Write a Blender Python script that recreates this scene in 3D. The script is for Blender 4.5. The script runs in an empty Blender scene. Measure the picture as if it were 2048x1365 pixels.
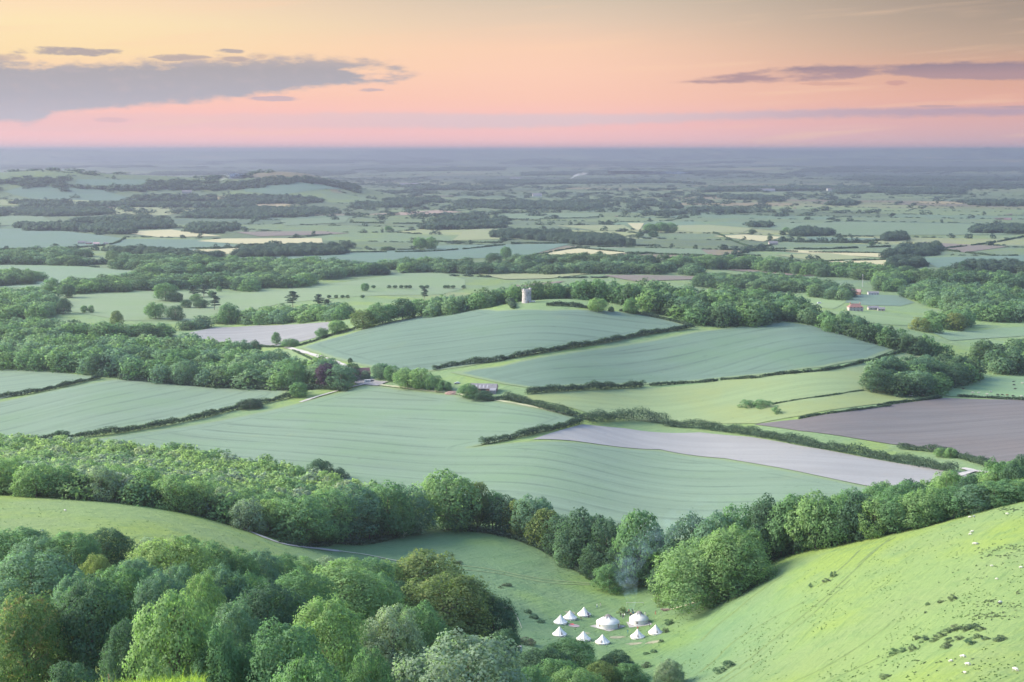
import bpy, bmesh, math, random
import numpy as np
from mathutils import Vector, Matrix
from mathutils.geometry import delaunay_2d_cdt
R = math.radians
rng = np.random.default_rng(7)
random.seed(7)
scene = bpy.context.scene
COL = scene.collection

# ------------------------------------------------------------------ camera
FPX, W, HGT = 3000.0, 2048.0, 1365.0
CAMZ = 200.0
PITCH = math.atan(382.0 / FPX)
cp, sp = math.cos(PITCH), math.sin(PITCH)

def ray(px, py):
    xc = (np.asarray(px, float) - 1024.0) / FPX
    yc = -(np.asarray(py, float) - 682.5) / FPX
    return xc, cp + sp * yc, -sp + cp * yc

def at_y(px, py, Y):
    """the point that the sight line through a photo pixel has at Y metres north of the camera"""
    a, b, c = ray(px, py)
    return a * Y / b, Y * 1.0, CAMZ + c * Y / b

def to_px(x, y, z):
    dz = z - CAMZ
    depth = y * cp - dz * sp
    up = y * sp + dz * cp
    return 1024.0 + FPX * x / depth, 682.5 - FPX * up / depth, depth

# ------------------------------------------------------------------ lie of the land: surveyed points, smoothly joined
SEEN = """1300,1365,445 1400,1365,425 1500,1365,400 1750,1365,340 2048,1365,290 1330,1215,552 1400,1290,485 1500,1230,490 1600,1290,420
1750,1200,430 2048,1200,370 1950,1300,325 1520,1130,540 1600,1108,540 1700,1085,530 1850,1050,510 2048,1003,490 1900,1120,450
1215,1250,531 1050,1230,540 1080,1300,495 1000,1130,600 1200,1290,505 1250,1175,590 1100,1180,572 870,1062,645 950,1058,655 1010,1075,645
700,1105,590 800,1120,595 900,1150,585 0,990,560 150,1003,555 300,1018,560 450,1050,560 570,1085,565 100,1090,430 300,1060,490 450,1085,510
0,1050,480 600,930,860 300,930,865 900,1000,760 1200,1000,760 1500,1010,745 1700,980,765 1900,950,795 1100,880,905 700,800,1070 200,800,1085
0,830,1040 50,880,945 1170,840,995 1500,840,1000 2048,900,885 2048,800,1080 1800,790,1100 1400,800,1080 1250,770,1130 600,697,1345 860,740,1165
730,755,1187 1050,780,1085 1380,657,1290 1000,660,1262 1600,645,1305 1800,700,1240 1500,750,1150 1300,720,1195 1250,620,1345 1052,606,1380
1180,606,1385 800,640,1315 700,668,1335 1000,622,1335 100,570,2115 500,590,1967 100,610,1835 300,640,1671 500,660,1572 0,680,1480 200,690,1438
1700,615,1778 1900,650,1590 2048,660,1543 1700,590,1935 0,540,2409 700,540,2409 1300,540,2409 2048,540,2409 0,740,1263 400,740,1263
0,500,2903 512,500,2903 1024,500,2903 1536,500,2903 2048,500,2903 0,460,3650 512,460,3650 1024,460,3650 1536,460,3650 2048,460,3650
0,430,4562 512,430,4562 1024,430,4562 1536,430,4562 2048,430,4562 1024,400,6000 1536,400,6000 2048,400,6000 800,392,6560 1024,380,7585 1536,380,7585
2048,380,7585 1024,360,10280 1536,360,10280 2048,360,10280 0,344,13540 512,344,13540 1024,344,13540 1536,344,13540 2048,344,13540 0,330,19600
512,330,19600 1024,330,19600 1536,330,19600 2048,330,19600 0,405,5480 300,405,5480 550,405,5480 0,375,8000 300,375,8000 600,375,8000 0,358,10500 500,358,10500"""
HIDDEN = """0,250,106 300,250,107 600,260,100 900,280,90 0,350,93 300,350,91 600,380,77 900,400,58 1100,420,46 1100,300,82 1300,300,78 1300,370,54
1600,250,94 2000,200,115 1500,300,77 0,100,148 500,100,146 1024,100,143 1600,100,146 2048,100,150 1024,200,108 500,170,124 1700,170,122
2048,600,62 2048,690,38 1850,570,60 1850,660,36 1700,590,50 1700,660,32 1550,610,38 1450,630,29 1350,640,27 0,620,58 0,720,39 0,860,20 300,620,54
300,720,34 300,800,21 500,640,40 600,720,27 700,690,30 800,700,30 1052,1480,50 1052,1620,22 1400,1450,58 1400,1620,28 1600,1450,48 1600,1620,22
850,1500,30 800,1430,42 0,20,188 400,20,188 1024,20,188 2048,20,188 0,50,169 700,50,168 1400,50,168 2048,50,169 -600,100,150 2650,100,152
-600,350,100 2650,350,92 -600,560,80 2650,560,84 -600,800,30 2650,800,30 -600,1500,15 2650,1500,15 -600,3000,10 2650,3000,10 -600,7000,12 2650,7000,10 -600,15000,18 2650,15000,18
0,27000,50 1024,27000,50 2048,27000,50 0,38000,60 1024,38000,60 2048,38000,60
"""
_c = []
for t in SEEN.split():
    a, b, c = (float(v) for v in t.split(',')); _c.append([float(v) for v in at_y(a, b, c)])
for t in HIDDEN.split():
    a, b, c = (float(v) for v in t.split(',')); _c.append([(a - 1024) / FPX * b, b, c])
_c = np.array(_c)

def _uv(x, y):
    d = np.hypot(x, y)
    return np.stack([np.arctan2(x, y) * 4.0, np.log(d + 12.0)], -1)
_CU = _uv(_c[:, 0], _c[:, 1])
_E = 0.28
def _phi(a, b):
    d2 = ((a[:, None, :] - b[None, :, :]) ** 2).sum(-1)
    return np.sqrt(d2 + _E * _E)
_A = _phi(_CU, _CU)
_n = len(_c)
_P = np.concatenate([np.ones((_n, 1)), _CU], 1)
_M = np.block([[_A - 0.012 * np.eye(_n), _P], [_P.T, np.zeros((3, 3))]])
_w = np.linalg.solve(_M, np.concatenate([_c[:, 2], np.zeros(3)]))

BROW_D = [0, 6, 9.5, 11, 13, 20, 30, 60]
BROW_L = [198.3, 197.5, 196.62, 196.0, 194.6, 188, 181, 163]
BROW_R = [198.3, 196.2, 194.6, 193.8, 192.6, 188, 181, 163]

# low hills: crest heights over compass bearing (in photo pixels of the bearing), each a ridge at one distance
def _prof(txt): return np.array([[float(v) for v in t.split(',')] for t in txt.split()]).T
RIDGES = [
 (5950.0, 430.0, _prof("-900,78 -400,95 0,105 60,112 110,116 150,110 200,101 330,90 430,78 500,96 560,110 600,106 650,87 715,52 790,18 870,2 960,0 3000,0")),
 (26000.0, 2000.0, _prof("-2500,171 -300,171 0,171 130,160 250,149 400,155 500,155 600,160 750,165 850,171 960,155 1050,155 1180,165 1350,182 1450,182 1550,171 1620,160 1700,165 1800,182 1900,192 2048,187 2300,176 4500,176")),
 (20500.0, 1300.0, _prof("-2500,40 0,52 200,20 420,46 600,60 800,26 1000,62 1150,70 1300,30 1500,70 1700,84 1900,60 2100,86 4500,60")),
 (15500.0, 1000.0, _prof("-2500,20 0,10 300,34 520,10 800,38 1000,26 1200,8 1400,20 1600,36 1900,12 2100,30 4500,20"))]

def H(x, y):
    """ground height"""
    x = np.asarray(x, float); y = np.asarray(y, float)
    sh = np.broadcast(x, y).shape
    x = np.broadcast_to(x, sh).ravel(); y = np.broadcast_to(y, sh).ravel()
    out = np.empty(len(x))
    for s in range(0, len(x), 20000):
        u = _uv(x[s:s + 20000], y[s:s + 20000])
        u[:, 0] = np.clip(u[:, 0], -2.3, 2.3)
        far = _phi(u, _CU) @ _w[:_n] + _w[_n] + u @ _w[_n + 1:]
        xs, ys = x[s:s + 20000], y[s:s + 20000]
        pb = 1024 + FPX * xs / np.maximum(ys, np.abs(xs) * 0.2 + 1)
        d = np.hypot(xs, ys)
        side = np.clip((xs / np.maximum(d, 0.1) + 0.21) / 0.12, 0, 1)          # the brow in front of the camera falls off sooner on the right
        near = (1 - side) * np.interp(d, BROW_D, BROW_L) + side * np.interp(d, BROW_D, BROW_R)
        for rd, rs, (ra, rh) in RIDGES:
            far = far + np.mean([np.interp(pb + o_, ra, rh) for o_ in (-36, -18, 0, 18, 36)], 0) * np.exp(-((d - rd) / rs) ** 2)
        far = far + 7.0 * np.exp(-(((xs - 20) / 90) ** 2 + ((ys - 1378) / 70) ** 2))          # the mound the tower stands on
        k = np.clip((d - 22.0) / 22.0, 0, 1); k = k * k * (3 - 2 * k)
        out[s:s + 20000] = near * (1 - k) + far * k
    return out.reshape(sh)

def hit(px, py):
    """where sight lines through photo pixels first meet the ground: arrays x, y, z"""
    px = np.atleast_1d(np.asarray(px, float)); py = np.atleast_1d(np.asarray(py, float))
    a, b, c = ray(px, py)
    Ys = np.exp(np.linspace(math.log(7.0), math.log(45000.0), 700))
    res = np.full(len(px), np.nan)
    prev = np.full(len(px), 7.0)
    todo = np.ones(len(px), bool)
    ks = np.arange(len(px))
    G = (CAMZ + (c / b)[:, None] * Ys[None, :]) - H((a / b)[:, None] * Ys[None, :], np.broadcast_to(Ys[None, :], (len(px), len(Ys))))
    for i in ks:
        neg = np.nonzero(G[i] < 0)[0]
        if len(neg) == 0:
            res[i] = 31000.0
            continue
        k = neg[0]
        if k == 0:
            res[i] = Ys[0]; continue
        g0, g1 = G[i, k - 1], G[i, k]
        res[i] = Ys[k - 1] + (Ys[k] - Ys[k - 1]) * g0 / (g0 - g1)
    x = a / b * res
    return x, res, H(x, res)
def hit1(px, py):
    x, y, z = hit([px], [py]); return float(x[0]), float(y[0]), float(z[0])
# ------------------------------------------------------------------ node helpers
class NT:
    """short spellings for building node trees"""
    def __init__(self, nt): self.nt = nt
    def new(self, t, **kw):
        n = self.nt.nodes.new(t)
        for k, v in kw.items(): setattr(n, k, v)
        return n
    def put(self, sock, v):
        if isinstance(v, bpy.types.NodeSocket): self.nt.links.new(v, sock)
        elif v is not None:
            if isinstance(v, (tuple, list)) and len(v) == 3 and sock.type == 'RGBA': v = (*v, 1.0)
            sock.default_value = v
    def m(self, op, a, b=None, c=None, clamp=False):
        n = self.new('ShaderNodeMath', operation=op, use_clamp=clamp)
        for i, v in enumerate((a, b, c)):
            if v is not None: self.put(n.inputs[i], v)
        return n.outputs[0]
    def vm(self, op, a, b=None, scale=None):
        n = self.new('ShaderNodeVectorMath', operation=op)
        self.put(n.inputs[0], a)
        if b is not None: self.put(n.inputs[1], b)
        if scale is not None: self.put(n.inputs['Scale'], scale)
        return n.outputs[0]
    def mix(self, f, a, b, blend='MIX'):
        n = self.new('ShaderNodeMix', data_type='RGBA', blend_type=blend, clamp_factor=True)
        self.put(n.inputs[0], f); self.put(n.inputs[6], a); self.put(n.inputs[7], b)
        return n.outputs[2]
    def smooth(self, x, lo, hi, a=0.0, b=1.0):
        n = self.new('ShaderNodeMapRange', interpolation_type='SMOOTHSTEP')
        for i, v in enumerate((x, lo, hi, a, b)): self.put(n.inputs[i], v)
        return n.outputs[0]
    def lin(self, x, lo, hi, a=0.0, b=1.0, clamp=True):
        n = self.new('ShaderNodeMapRange', interpolation_type='LINEAR', clamp=clamp)
        for i, v in enumerate((x, lo, hi, a, b)): self.put(n.inputs[i], v)
        return n.outputs[0]
    def ramp(self, f, stops, interp='LINEAR'):
        n = self.new('ShaderNodeValToRGB'); cr = n.color_ramp; cr.interpolation = interp
        while len(cr.elements) < len(stops): cr.elements.new(0.5)
        for e, (p, c) in zip(cr.elements, stops):
            e.position = p; e.color = (*c, 1.0) if not isinstance(c, (int, float)) else (c, c, c, 1.0)
        self.put(n.inputs[0], f)
        return n.outputs[0]
    def noise(self, vec, scale, detail=3.0, rough=0.55, dist=0.0, dims='3D'):
        n = self.new('ShaderNodeTexNoise', noise_dimensions=dims)
        self.put(n.inputs['Vector'], vec); n.inputs['Scale'].default_value = scale
        n.inputs['Detail'].default_value = detail; n.inputs['Roughness'].default_value = rough; n.inputs['Distortion'].default_value = dist
        return n.outputs['Fac']
    def curve(self, x, pts):
        n = self.new('ShaderNodeFloatCurve'); c = n.mapping.curves[0]
        n.mapping.use_clip = False
        while len(c.points) < len(pts): c.points.new(0.5, 0.5)
        for p, (a, b) in zip(c.points, pts): p.location = (a, b); p.handle_type = 'AUTO'
        n.mapping.update(); self.put(n.inputs['Value'], x)
        return n.outputs[0]
    def comb(self, x, y, z):
        n = self.new('ShaderNodeCombineXYZ')
        for i, v in enumerate((x, y, z)): self.put(n.inputs[i], v)
        return n.outputs[0]

def srgb(r, g, b):
    f = lambda v: (v / 255.0) / 12.92 if v / 255.0 <= 0.04045 else ((v / 255.0 + 0.055) / 1.055) ** 2.4
    return (f(r), f(g), f(b))

# ------------------------------------------------------------------ sky: dusk glow low in the north-west, Nishita above it
SUN_AZ, SUN_EL = R(-84.0), R(30.0)        # measured from +Y, to the left is negative
wd = bpy.data.worlds.new("World"); scene.world = wd; wd.use_nodes = True
wd.node_tree.nodes.clear()
n = NT(wd.node_tree)
SKY_STRENGTH = 0.15; EXPO = 2.32
sky = n.new('ShaderNodeTexSky', sky_type='NISHITA', sun_disc=False, sun_elevation=SUN_EL, sun_rotation=SUN_AZ, altitude=200, air_density=1.0, dust_density=1.6, ozone_density=1.0)
tc = n.new('ShaderNodeTexCoord')
sep = n.new('ShaderNodeSeparateXYZ'); n.put(sep.inputs[0], tc.outputs['Generated'])
X, Y, Z = sep.outputs
az = n.m('ARCTAN2', X, Y)                                       # radians, 0 = north
el = n.m('ARCSINE', Z)
eld = n.m('MULTIPLY', el, 57.2958)                               # degrees
azd = n.m('MULTIPLY', az, 57.2958)
def band(vals):
    return [(max(0.0, min(1.0, e / 8.0)), srgb(*c)) for e, c in vals]
f8 = n.m('DIVIDE', eld, 8.0)
rl = n.ramp(f8, band([(0.0, (244, 206, 212)), (0.35, (255, 206, 208)), (1.0, (255, 199, 197)), (1.9, (255, 203, 188)), (2.7, (255, 214, 182)), (3.5, (255, 226, 178)), (4.6, (255, 231, 184)), (5.7, (255, 221, 188)), (8, (245, 218, 198))]))
rc = n.ramp(f8, band([(0.0, (246, 200, 204)), (0.35, (255, 203, 203)), (1.0, (255, 198, 194)), (1.9, (255, 204, 184)), (2.9, (255, 209, 184)), (3.8, (252, 210, 182)), (4.8, (232, 206, 182)), (5.75, (214, 198, 178)), (8, (196, 188, 178))]))
rr = n.ramp(f8, band([(0.0, (212, 178, 186)), (0.35, (216, 180, 186)), (1.0, (222, 177, 176)), (1.9, (229, 176, 160)), (2.9, (216, 170, 150)), (3.8, (190, 166, 148)), (4.8, (172, 155, 141)), (5.75, (160, 145, 135)), (8, (150, 140, 136))]))
glow = n.mix(n.smooth(azd, -18, 2), rl, rc)
glow = n.mix(n.smooth(azd, 0, 20), glow, rr)
# cirrus streaks
pv = n.comb(n.m('MULTIPLY', azd, 0.10), n.m('MULTIPLY', n.m('ADD', eld, n.m('MULTIPLY', azd, -0.06)), 1.6), 0.0)
st = n.noise(pv, 1.3, 4, 0.5)
glow = n.mix(n.smooth(st, 0.52, 0.75, 0, 0.35), glow, srgb(255, 214, 180))
# cloud banks, each between a top and a bottom line over azimuth
def U(px): return math.degrees(math.atan((px - 1024) / FPX))
def V(px, py):
    a, b, c = ray(px, py); return float(math.degrees(math.atan2(c, math.hypot(a, b))))
wob = n.noise(n.comb(n.m('MULTIPLY', azd, 0.55), n.m('MULTIPLY', eld, 1.5), 0.0), 2.2, 7, 0.62)
wobc = n.m('SUBTRACT', wob, 0.5)
fine = n.noise(n.comb(n.m('MULTIPLY', azd, 0.5), n.m('MULTIPLY', eld, 2.2), 3.0), 1.5, 6, 0.55)
def bank(top, bot, soft_t, soft_b, amp_t, amp_b, x0=-24.0, x1=24.0):
    fx = n.lin(azd, x0, x1)
    cv = lambda pts: n.lin(n.curve(fx, [((U(a) - x0) / (x1 - x0), V(a, b) / 8.0) for a, b in pts]), 0, 1, 0, 8.0, clamp=False)
    t, b = cv(top), cv(bot)
    tt = n.m('ADD', t, n.m('MULTIPLY', wobc, amp_t)); bb = n.m('ADD', b, n.m('MULTIPLY', wobc, amp_b))
    up = n.smooth(n.m('SUBTRACT', tt, eld), -soft_t, soft_t)
    dn = n.smooth(n.m('SUBTRACT', eld, bb), -soft_b, soft_b)
    return n.m('MULTIPLY', n.m('MULTIPLY', up, dn), n.smooth(Y, 0.3, 0.5))
col = glow
# faint veil above the horizon
k = bank([(-200, 232), (200, 226), (420, 228), (800, 226), (1000, 228), (1300, 228), (1640, 219), (2048, 214), (2300, 212)],
         [(-200, 262), (200, 262), (420, 258), (800, 256), (1000, 257), (1300, 246), (1640, 236), (2048, 231), (2300, 230)], 0.10, 0.12, 0.25, 0.3)
col = n.mix(n.m('MULTIPLY', k, n.smooth(azd, -14, 0, 0.25, 0.75)), col, n.mix(n.smooth(azd, 2, 17), srgb(222, 204, 210), srgb(178, 162, 182)))
# the large grey bank on the left
k = bank([(-300, 100), (0, 118), (60, 130), (250, 128), (440, 122), (560, 118), (640, 118), (740, 124), (785, 130), (820, 140), (900, 190)],
         [(-300, 262), (0, 244), (90, 243), (115, 228), (180, 220), (300, 210), (450, 198), (600, 178), (700, 168), (785, 163), (820, 156), (900, 120)], 0.22, 0.13, 0.95, 0.55)
k = n.m('MULTIPLY', k, n.smooth(n.m('ADD', fine, n.smooth(azd, -9.0, -4.7, 0.35, -0.04)), 0.30, 0.58))
col = n.mix(n.m('MULTIPLY', k, 0.93), col, n.ramp(n.lin(eld, 1.1, 3.6), [(0, srgb(194, 192, 204)), (0.35, srgb(178, 179, 191)), (0.75, srgb(171, 169, 177)), (1, srgb(190, 176, 174))]))
col = n.mix(n.m('MULTIPLY', n.m('MULTIPLY', k, n.smooth(wob, 0.48, 0.72)), 0.28), col, srgb(206, 188, 190))
# the mauve bank on the right
k = bank([(1200, 190), (1340, 166), (1400, 156), (1450, 149), (1560, 137), (1660, 131), (1720, 133), (1850, 127), (2048, 124), (2300, 116)],
         [(1200, 160), (1340, 165), (1400, 167), (1500, 166), (1640, 161), (1700, 156), (1750, 150), (1850, 157), (2048, 161), (2300, 168)], 0.085, 0.06, 0.3, 0.24)
k = n.m('MULTIPLY', k, n.smooth(n.m('ADD', fine, n.smooth(azd, 13.2, 16.0, 0.0, 0.3)), 0.30, 0.62, 0.2, 1.0))
col = n.mix(n.m('MULTIPLY', k, 0.92), col, n.ramp(n.lin(eld, 2.7, 3.5), [(0, srgb(178, 150, 156)), (0.5, srgb(152, 136, 150)), (1, srgb(160, 142, 152))]))
# scraps
def scrap(px, py, wpx, hpx, strength, c):
    global col
    du = n.m('DIVIDE', n.m('SUBTRACT', azd, U(px)), wpx / 2 / 52.4)
    dv = n.m('DIVIDE', n.m('SUBTRACT', eld, V(px, py)), hpx / 2 / 52.4)
    r = n.m('ADD', n.m('MULTIPLY', du, du), n.m('MULTIPLY', dv, dv))
    r = n.m('ADD', r, n.m('MULTIPLY', n.m('SUBTRACT', fine, 0.5), 2.6))
    r = n.m('ADD', r, n.m('MULTIPLY', wobc, 3.0))
    kk = n.m('MULTIPLY', n.smooth(r, 1.2, 0.3), n.smooth(Y, 0.3, 0.5))
    col = n.mix(n.m('MULTIPLY', kk, strength), col, srgb(*c))
for a in [(152, 103, 180, 17, .85, (172, 162, 168)), (370, 116, 120, 14, .8, (178, 166, 170)), (465, 103, 66, 11, .8, (172, 164, 170)), (530, 113, 40, 12, .5, (190, 170, 168)),
          (480, 118, 60, 12, .7, (178, 166, 170)), (556, 198, 90, 11, .75, (196, 180, 192)), (240, 240, 90, 10, .5, (214, 186, 196)), (746, 180, 46, 9, .7, (190, 176, 186)), (20, 117, 90, 16, .6, (186, 170, 172)),
          (1785, 167, 46, 11, .6, (200, 154, 152)), (1650, 168, 110, 8, .45, (205, 160, 152)), (1860, 213, 90, 5, .5, (180, 160, 172)), (2020, 214, 90, 5, .5, (176, 158, 172))]:
    scrap(*a)
bgc = n.mix(n.smooth(eld, 6.5, 24.0), n.vm('SCALE', col, scale=2.0 ** -EXPO / SKY_STRENGTH), n.vm('MULTIPLY', sky.outputs[0], (1.0, 1.0, 1.0)))
bg = n.new('ShaderNodeBackground'); n.put(bg.inputs[0], bgc); bg.inputs[1].default_value = SKY_STRENGTH
out = n.new('ShaderNodeOutputWorld'); n.put(out.inputs[0], bg.outputs[0])
wd.cycles.sampling_method = 'MANUAL'; wd.cycles.sample_map_resolution = 1024

sun = bpy.data.lights.new('sun', 'SUN'); sun.energy = 2.2; sun.angle = R(34); sun.color = (1.0, 0.86, 0.62)
so = bpy.data.objects.new('sun', sun); COL.objects.link(so)
sd = Vector((math.sin(SUN_AZ) * math.cos(SUN_EL), math.cos(SUN_AZ) * math.cos(SUN_EL), math.sin(SUN_EL)))
so.rotation_euler = sd.to_track_quat('Z', 'Y').to_euler()

# ------------------------------------------------------------------ camera
cam = bpy.data.cameras.new('camera'); co = bpy.data.objects.new('camera', cam); COL.objects.link(co)
cam.sensor_width = 36.0; cam.lens = 36.0 * FPX / W
cam.clip_start = 0.5; cam.clip_end = 80000.0
co.location = (0, 0, CAMZ); co.rotation_euler = (math.pi / 2 - PITCH, 0, 0)
scene.camera = co
scene.view_settings.view_transform = 'Standard'; scene.view_settings.look = 'None'
scene.view_settings.exposure = EXPO; scene.view_settings.gamma = 1.0
scene.cycles.use_denoising = True
scene.cycles.max_bounces = 6; scene.cycles.diffuse_bounces = 3; scene.cycles.transparent_max_bounces = 8; scene.cycles.volume_bounces = 1
# ------------------------------------------------------------------ object helpers
def mesh_obj(name, verts, faces, mats, parent=None, fmat=None, smooth=False):
    me = bpy.data.meshes.new(name)
    me.from_pydata([tuple(v) for v in verts], [], [tuple(f) for f in faces])
    for m_ in (mats if isinstance(mats, (list, tuple)) else [mats]): me.materials.append(m_)
    if fmat is not None: me.polygons.foreach_set('material_index', np.asarray(fmat, np.int32))
    if smooth: me.polygons.foreach_set('use_smooth', np.ones(len(me.polygons), bool))
    me.update()
    o = bpy.data.objects.new(name, me); COL.objects.link(o)
    if parent is not None: o.parent = parent
    return o

def fast_mesh(name, co_, quads, mats, fmat=None, smooth=False, attr=None, normals=None):
    """mesh data from arrays: co_ (n,3), quads (m,3 or 4)"""
    co_ = np.asarray(co_, np.float32); quads = np.asarray(quads, np.int32)
    me = bpy.data.meshes.new(name); k = quads.shape[1]
    me.vertices.add(len(co_)); me.vertices.foreach_set('co', co_.ravel())
    me.loops.add(quads.size); me.loops.foreach_set('vertex_index', quads.ravel())
    me.polygons.add(len(quads)); me.polygons.foreach_set('loop_start', np.arange(0, quads.size, k, dtype=np.int32))
    me.polygons.foreach_set('loop_total', np.full(len(quads), k, np.int32))
    for m_ in (mats if isinstance(mats, (list, tuple)) else [mats]): me.materials.append(m_)
    if fmat is not None: me.polygons.foreach_set('material_index', np.asarray(fmat, np.int32))
    if smooth: me.polygons.foreach_set('use_smooth', np.ones(len(quads), bool))
    if attr:
        for an, av in attr.items():
            av = np.asarray(av, np.float32)
            if an == 'sn':
                a_ = me.attributes.new(an, 'FLOAT_VECTOR', 'POINT'); a_.data.foreach_set('vector', av.ravel())
            elif av.ndim == 2:
                a_ = me.attributes.new(an, 'FLOAT_COLOR', 'POINT')
                a_.data.foreach_set('color', np.concatenate([av, np.ones((len(av), 1), np.float32)], 1).astype(np.float32).ravel())
            else:
                a_ = me.attributes.new(an, 'FLOAT', 'POINT'); a_.data.foreach_set('value', av)
    me.update(calc_edges=True); me.validate()
    if normals is not None:
        me.polygons.foreach_set('use_smooth', np.ones(len(quads), bool)); me.normals_split_custom_set_from_vertices(np.asarray(normals, np.float32))
    return me

def link(name, data, parent=None, loc=None, rz=0.0):
    o = bpy.data.objects.new(name, data); COL.objects.link(o)
    if parent is not None: o.parent = parent
    if loc is not None: o.location = loc
    o.rotation_euler = (0, 0, rz)
    return o
def tag(o, label=None, cat=None, group=None, kind=None):
    if label: o['label'] = label
    if cat: o['category'] = cat
    if group: o['group'] = group
    if kind: o['kind'] = kind
    return o
def thing(name, loc, label, cat, group=None, rz=0.0):
    return tag(link(name, None, None, loc, rz), label, cat, group)

def new_mat(name):
    m_ = bpy.data.materials.new(name); m_.use_nodes = True
    t = NT(m_.node_tree); b = m_.node_tree.nodes['Principled BSDF']
    return m_, t, b
def plain(name, c, rough=0.7, var=0.0, scale=3.0, spec=0.3, metal=0.0):
    m_, t, b = new_mat(name)
    b.inputs['Roughness'].default_value = rough; b.inputs['Specular IOR Level'].default_value = spec; b.inputs['Metallic'].default_value = metal
    if var:
        tcn = t.new('ShaderNodeTexCoord')
        f = t.noise(tcn.outputs['Object'], scale, 4)
        t.put(b.inputs['Base Color'], t.mix(t.smooth(f, 0.3, 0.7), tuple(v * (1 - var) for v in c), tuple(min(1, v * (1 + var)) for v in c)))
    else: b.inputs['Base Color'].default_value = (*c, 1)
    return m_

def direction(px1, py1, px2, py2):
    a = hit1(px1, py1); b = hit1(px2, py2); return math.atan2(b[1] - a[1], b[0] - a[0])

# ------------------------------------------------------------------ ground sheet
azs = np.concatenate([np.linspace(-86, -25, 22)[:-1], np.linspace(-25, 25, 460), np.linspace(25, 86, 22)[1:]])
ds = np.concatenate([[0.7, 1.5, 2.5, 3.5, 4.5], np.exp(np.linspace(math.log(5.5), math.log(36000), 900))])
A_, D_ = np.meshgrid(np.radians(azs), ds)
gx, gy = np.sin(A_) * D_, np.cos(A_) * D_
gz = H(gx, gy)
# jittered lattice of far fields: every cell of it one crop or another
FIELD_COLS = np.array([(0.10, 0.148, 0.08), (0.085, 0.125, 0.075), (0.115, 0.165, 0.085), (0.08, 0.13, 0.09), (0.14, 0.165, 0.09), (0.22, 0.19, 0.12), (0.09, 0.135, 0.075), (0.13, 0.12, 0.09)])
FIELD_P = np.array([0.22, 0.18, 0.2, 0.14, 0.1, 0.04, 0.09, 0.03])
_lr = np.random.default_rng(21)
_lat = _lr.random((256, 256, 2)); _lc = _lr.choice(len(FIELD_COLS), size=(256, 256), p=FIELD_P); _lb = _lr.normal(1, 0.12, (256, 256))
CELL = 330.0
def lattice(x, y):
    """nearest jittered lattice seed: integer cell ids"""
    a = 0.35
    u = (x * math.cos(a) - y * math.sin(a)) / (CELL * 1.5); v = (x * math.sin(a) + y * math.cos(a)) / (CELL * 0.8)
    iu, iv = np.floor(u).astype(int), np.floor(v).astype(int)
    best = np.full(u.shape, 9e9); bi = np.zeros(u.shape, int); bj = np.zeros(u.shape, int); second = np.full(u.shape, 9e9)
    for di in (-1, 0, 1):
        for dj in (-1, 0, 1):
            i, j = (iu + di) % 256, (iv + dj) % 256
            r = np.maximum(np.abs(u - (iu + di + 0.2 + 0.6 * _lat[i, j, 0])), np.abs(v - (iv + dj + 0.2 + 0.6 * _lat[i, j, 1])))
            near = r < best
            second = np.where(near, best, np.minimum(second, r))
            best = np.where(near, r, best); bi = np.where(near, i, bi); bj = np.where(near, j, bj)
    return bi, bj, second - best
_i, _j, _e = lattice(gx, gy)
gc = FIELD_COLS[_lc[_i, _j]] * _lb[_i, _j][..., None]
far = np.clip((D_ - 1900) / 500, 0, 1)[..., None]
DOWN = np.array((0.112, 0.168, 0.060)); PASTURE = np.array((0.112, 0.170, 0.078))
hill = np.clip((900 - D_) / 200, 0, 1)[..., None]
LUSH = np.array((0.084, 0.146, 0.068))                 # greener turf on the combe floor
low = np.clip((62 - gz) / 22, 0, 1)[..., None]
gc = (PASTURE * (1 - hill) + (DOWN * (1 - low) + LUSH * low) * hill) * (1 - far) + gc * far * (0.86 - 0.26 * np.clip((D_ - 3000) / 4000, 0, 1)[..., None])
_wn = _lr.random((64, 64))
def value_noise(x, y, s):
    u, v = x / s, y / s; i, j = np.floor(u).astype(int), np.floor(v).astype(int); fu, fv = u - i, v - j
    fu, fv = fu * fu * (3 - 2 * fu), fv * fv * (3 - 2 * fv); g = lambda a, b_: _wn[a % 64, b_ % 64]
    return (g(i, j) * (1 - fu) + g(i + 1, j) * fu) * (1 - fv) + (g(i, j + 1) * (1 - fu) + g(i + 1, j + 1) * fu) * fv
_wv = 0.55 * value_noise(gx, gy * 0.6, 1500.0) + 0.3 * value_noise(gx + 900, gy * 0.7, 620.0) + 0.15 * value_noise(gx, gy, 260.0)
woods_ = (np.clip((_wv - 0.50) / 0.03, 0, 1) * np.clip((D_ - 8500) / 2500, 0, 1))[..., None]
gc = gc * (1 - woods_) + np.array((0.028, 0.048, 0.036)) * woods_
nr, na = gx.shape
idx = np.arange(nr * na).reshape(nr, na)
gq = np.stack([idx[:-1, :-1], idx[:-1, 1:], idx[1:, 1:], idx[1:, :-1]], -1).reshape(-1, 4)[:, ::-1]

gm, t, b = new_mat('grassland')
pos = t.new('ShaderNodeNewGeometry').outputs['Position']
att = t.new('ShaderNodeAttribute', attribute_name='soil').outputs['Color']
n1 = t.noise(pos, 0.014, 4); n2 = t.noise(pos, 0.11, 5, 0.6); n3 = t.noise(pos, 0.9, 4, 0.65)
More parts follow.
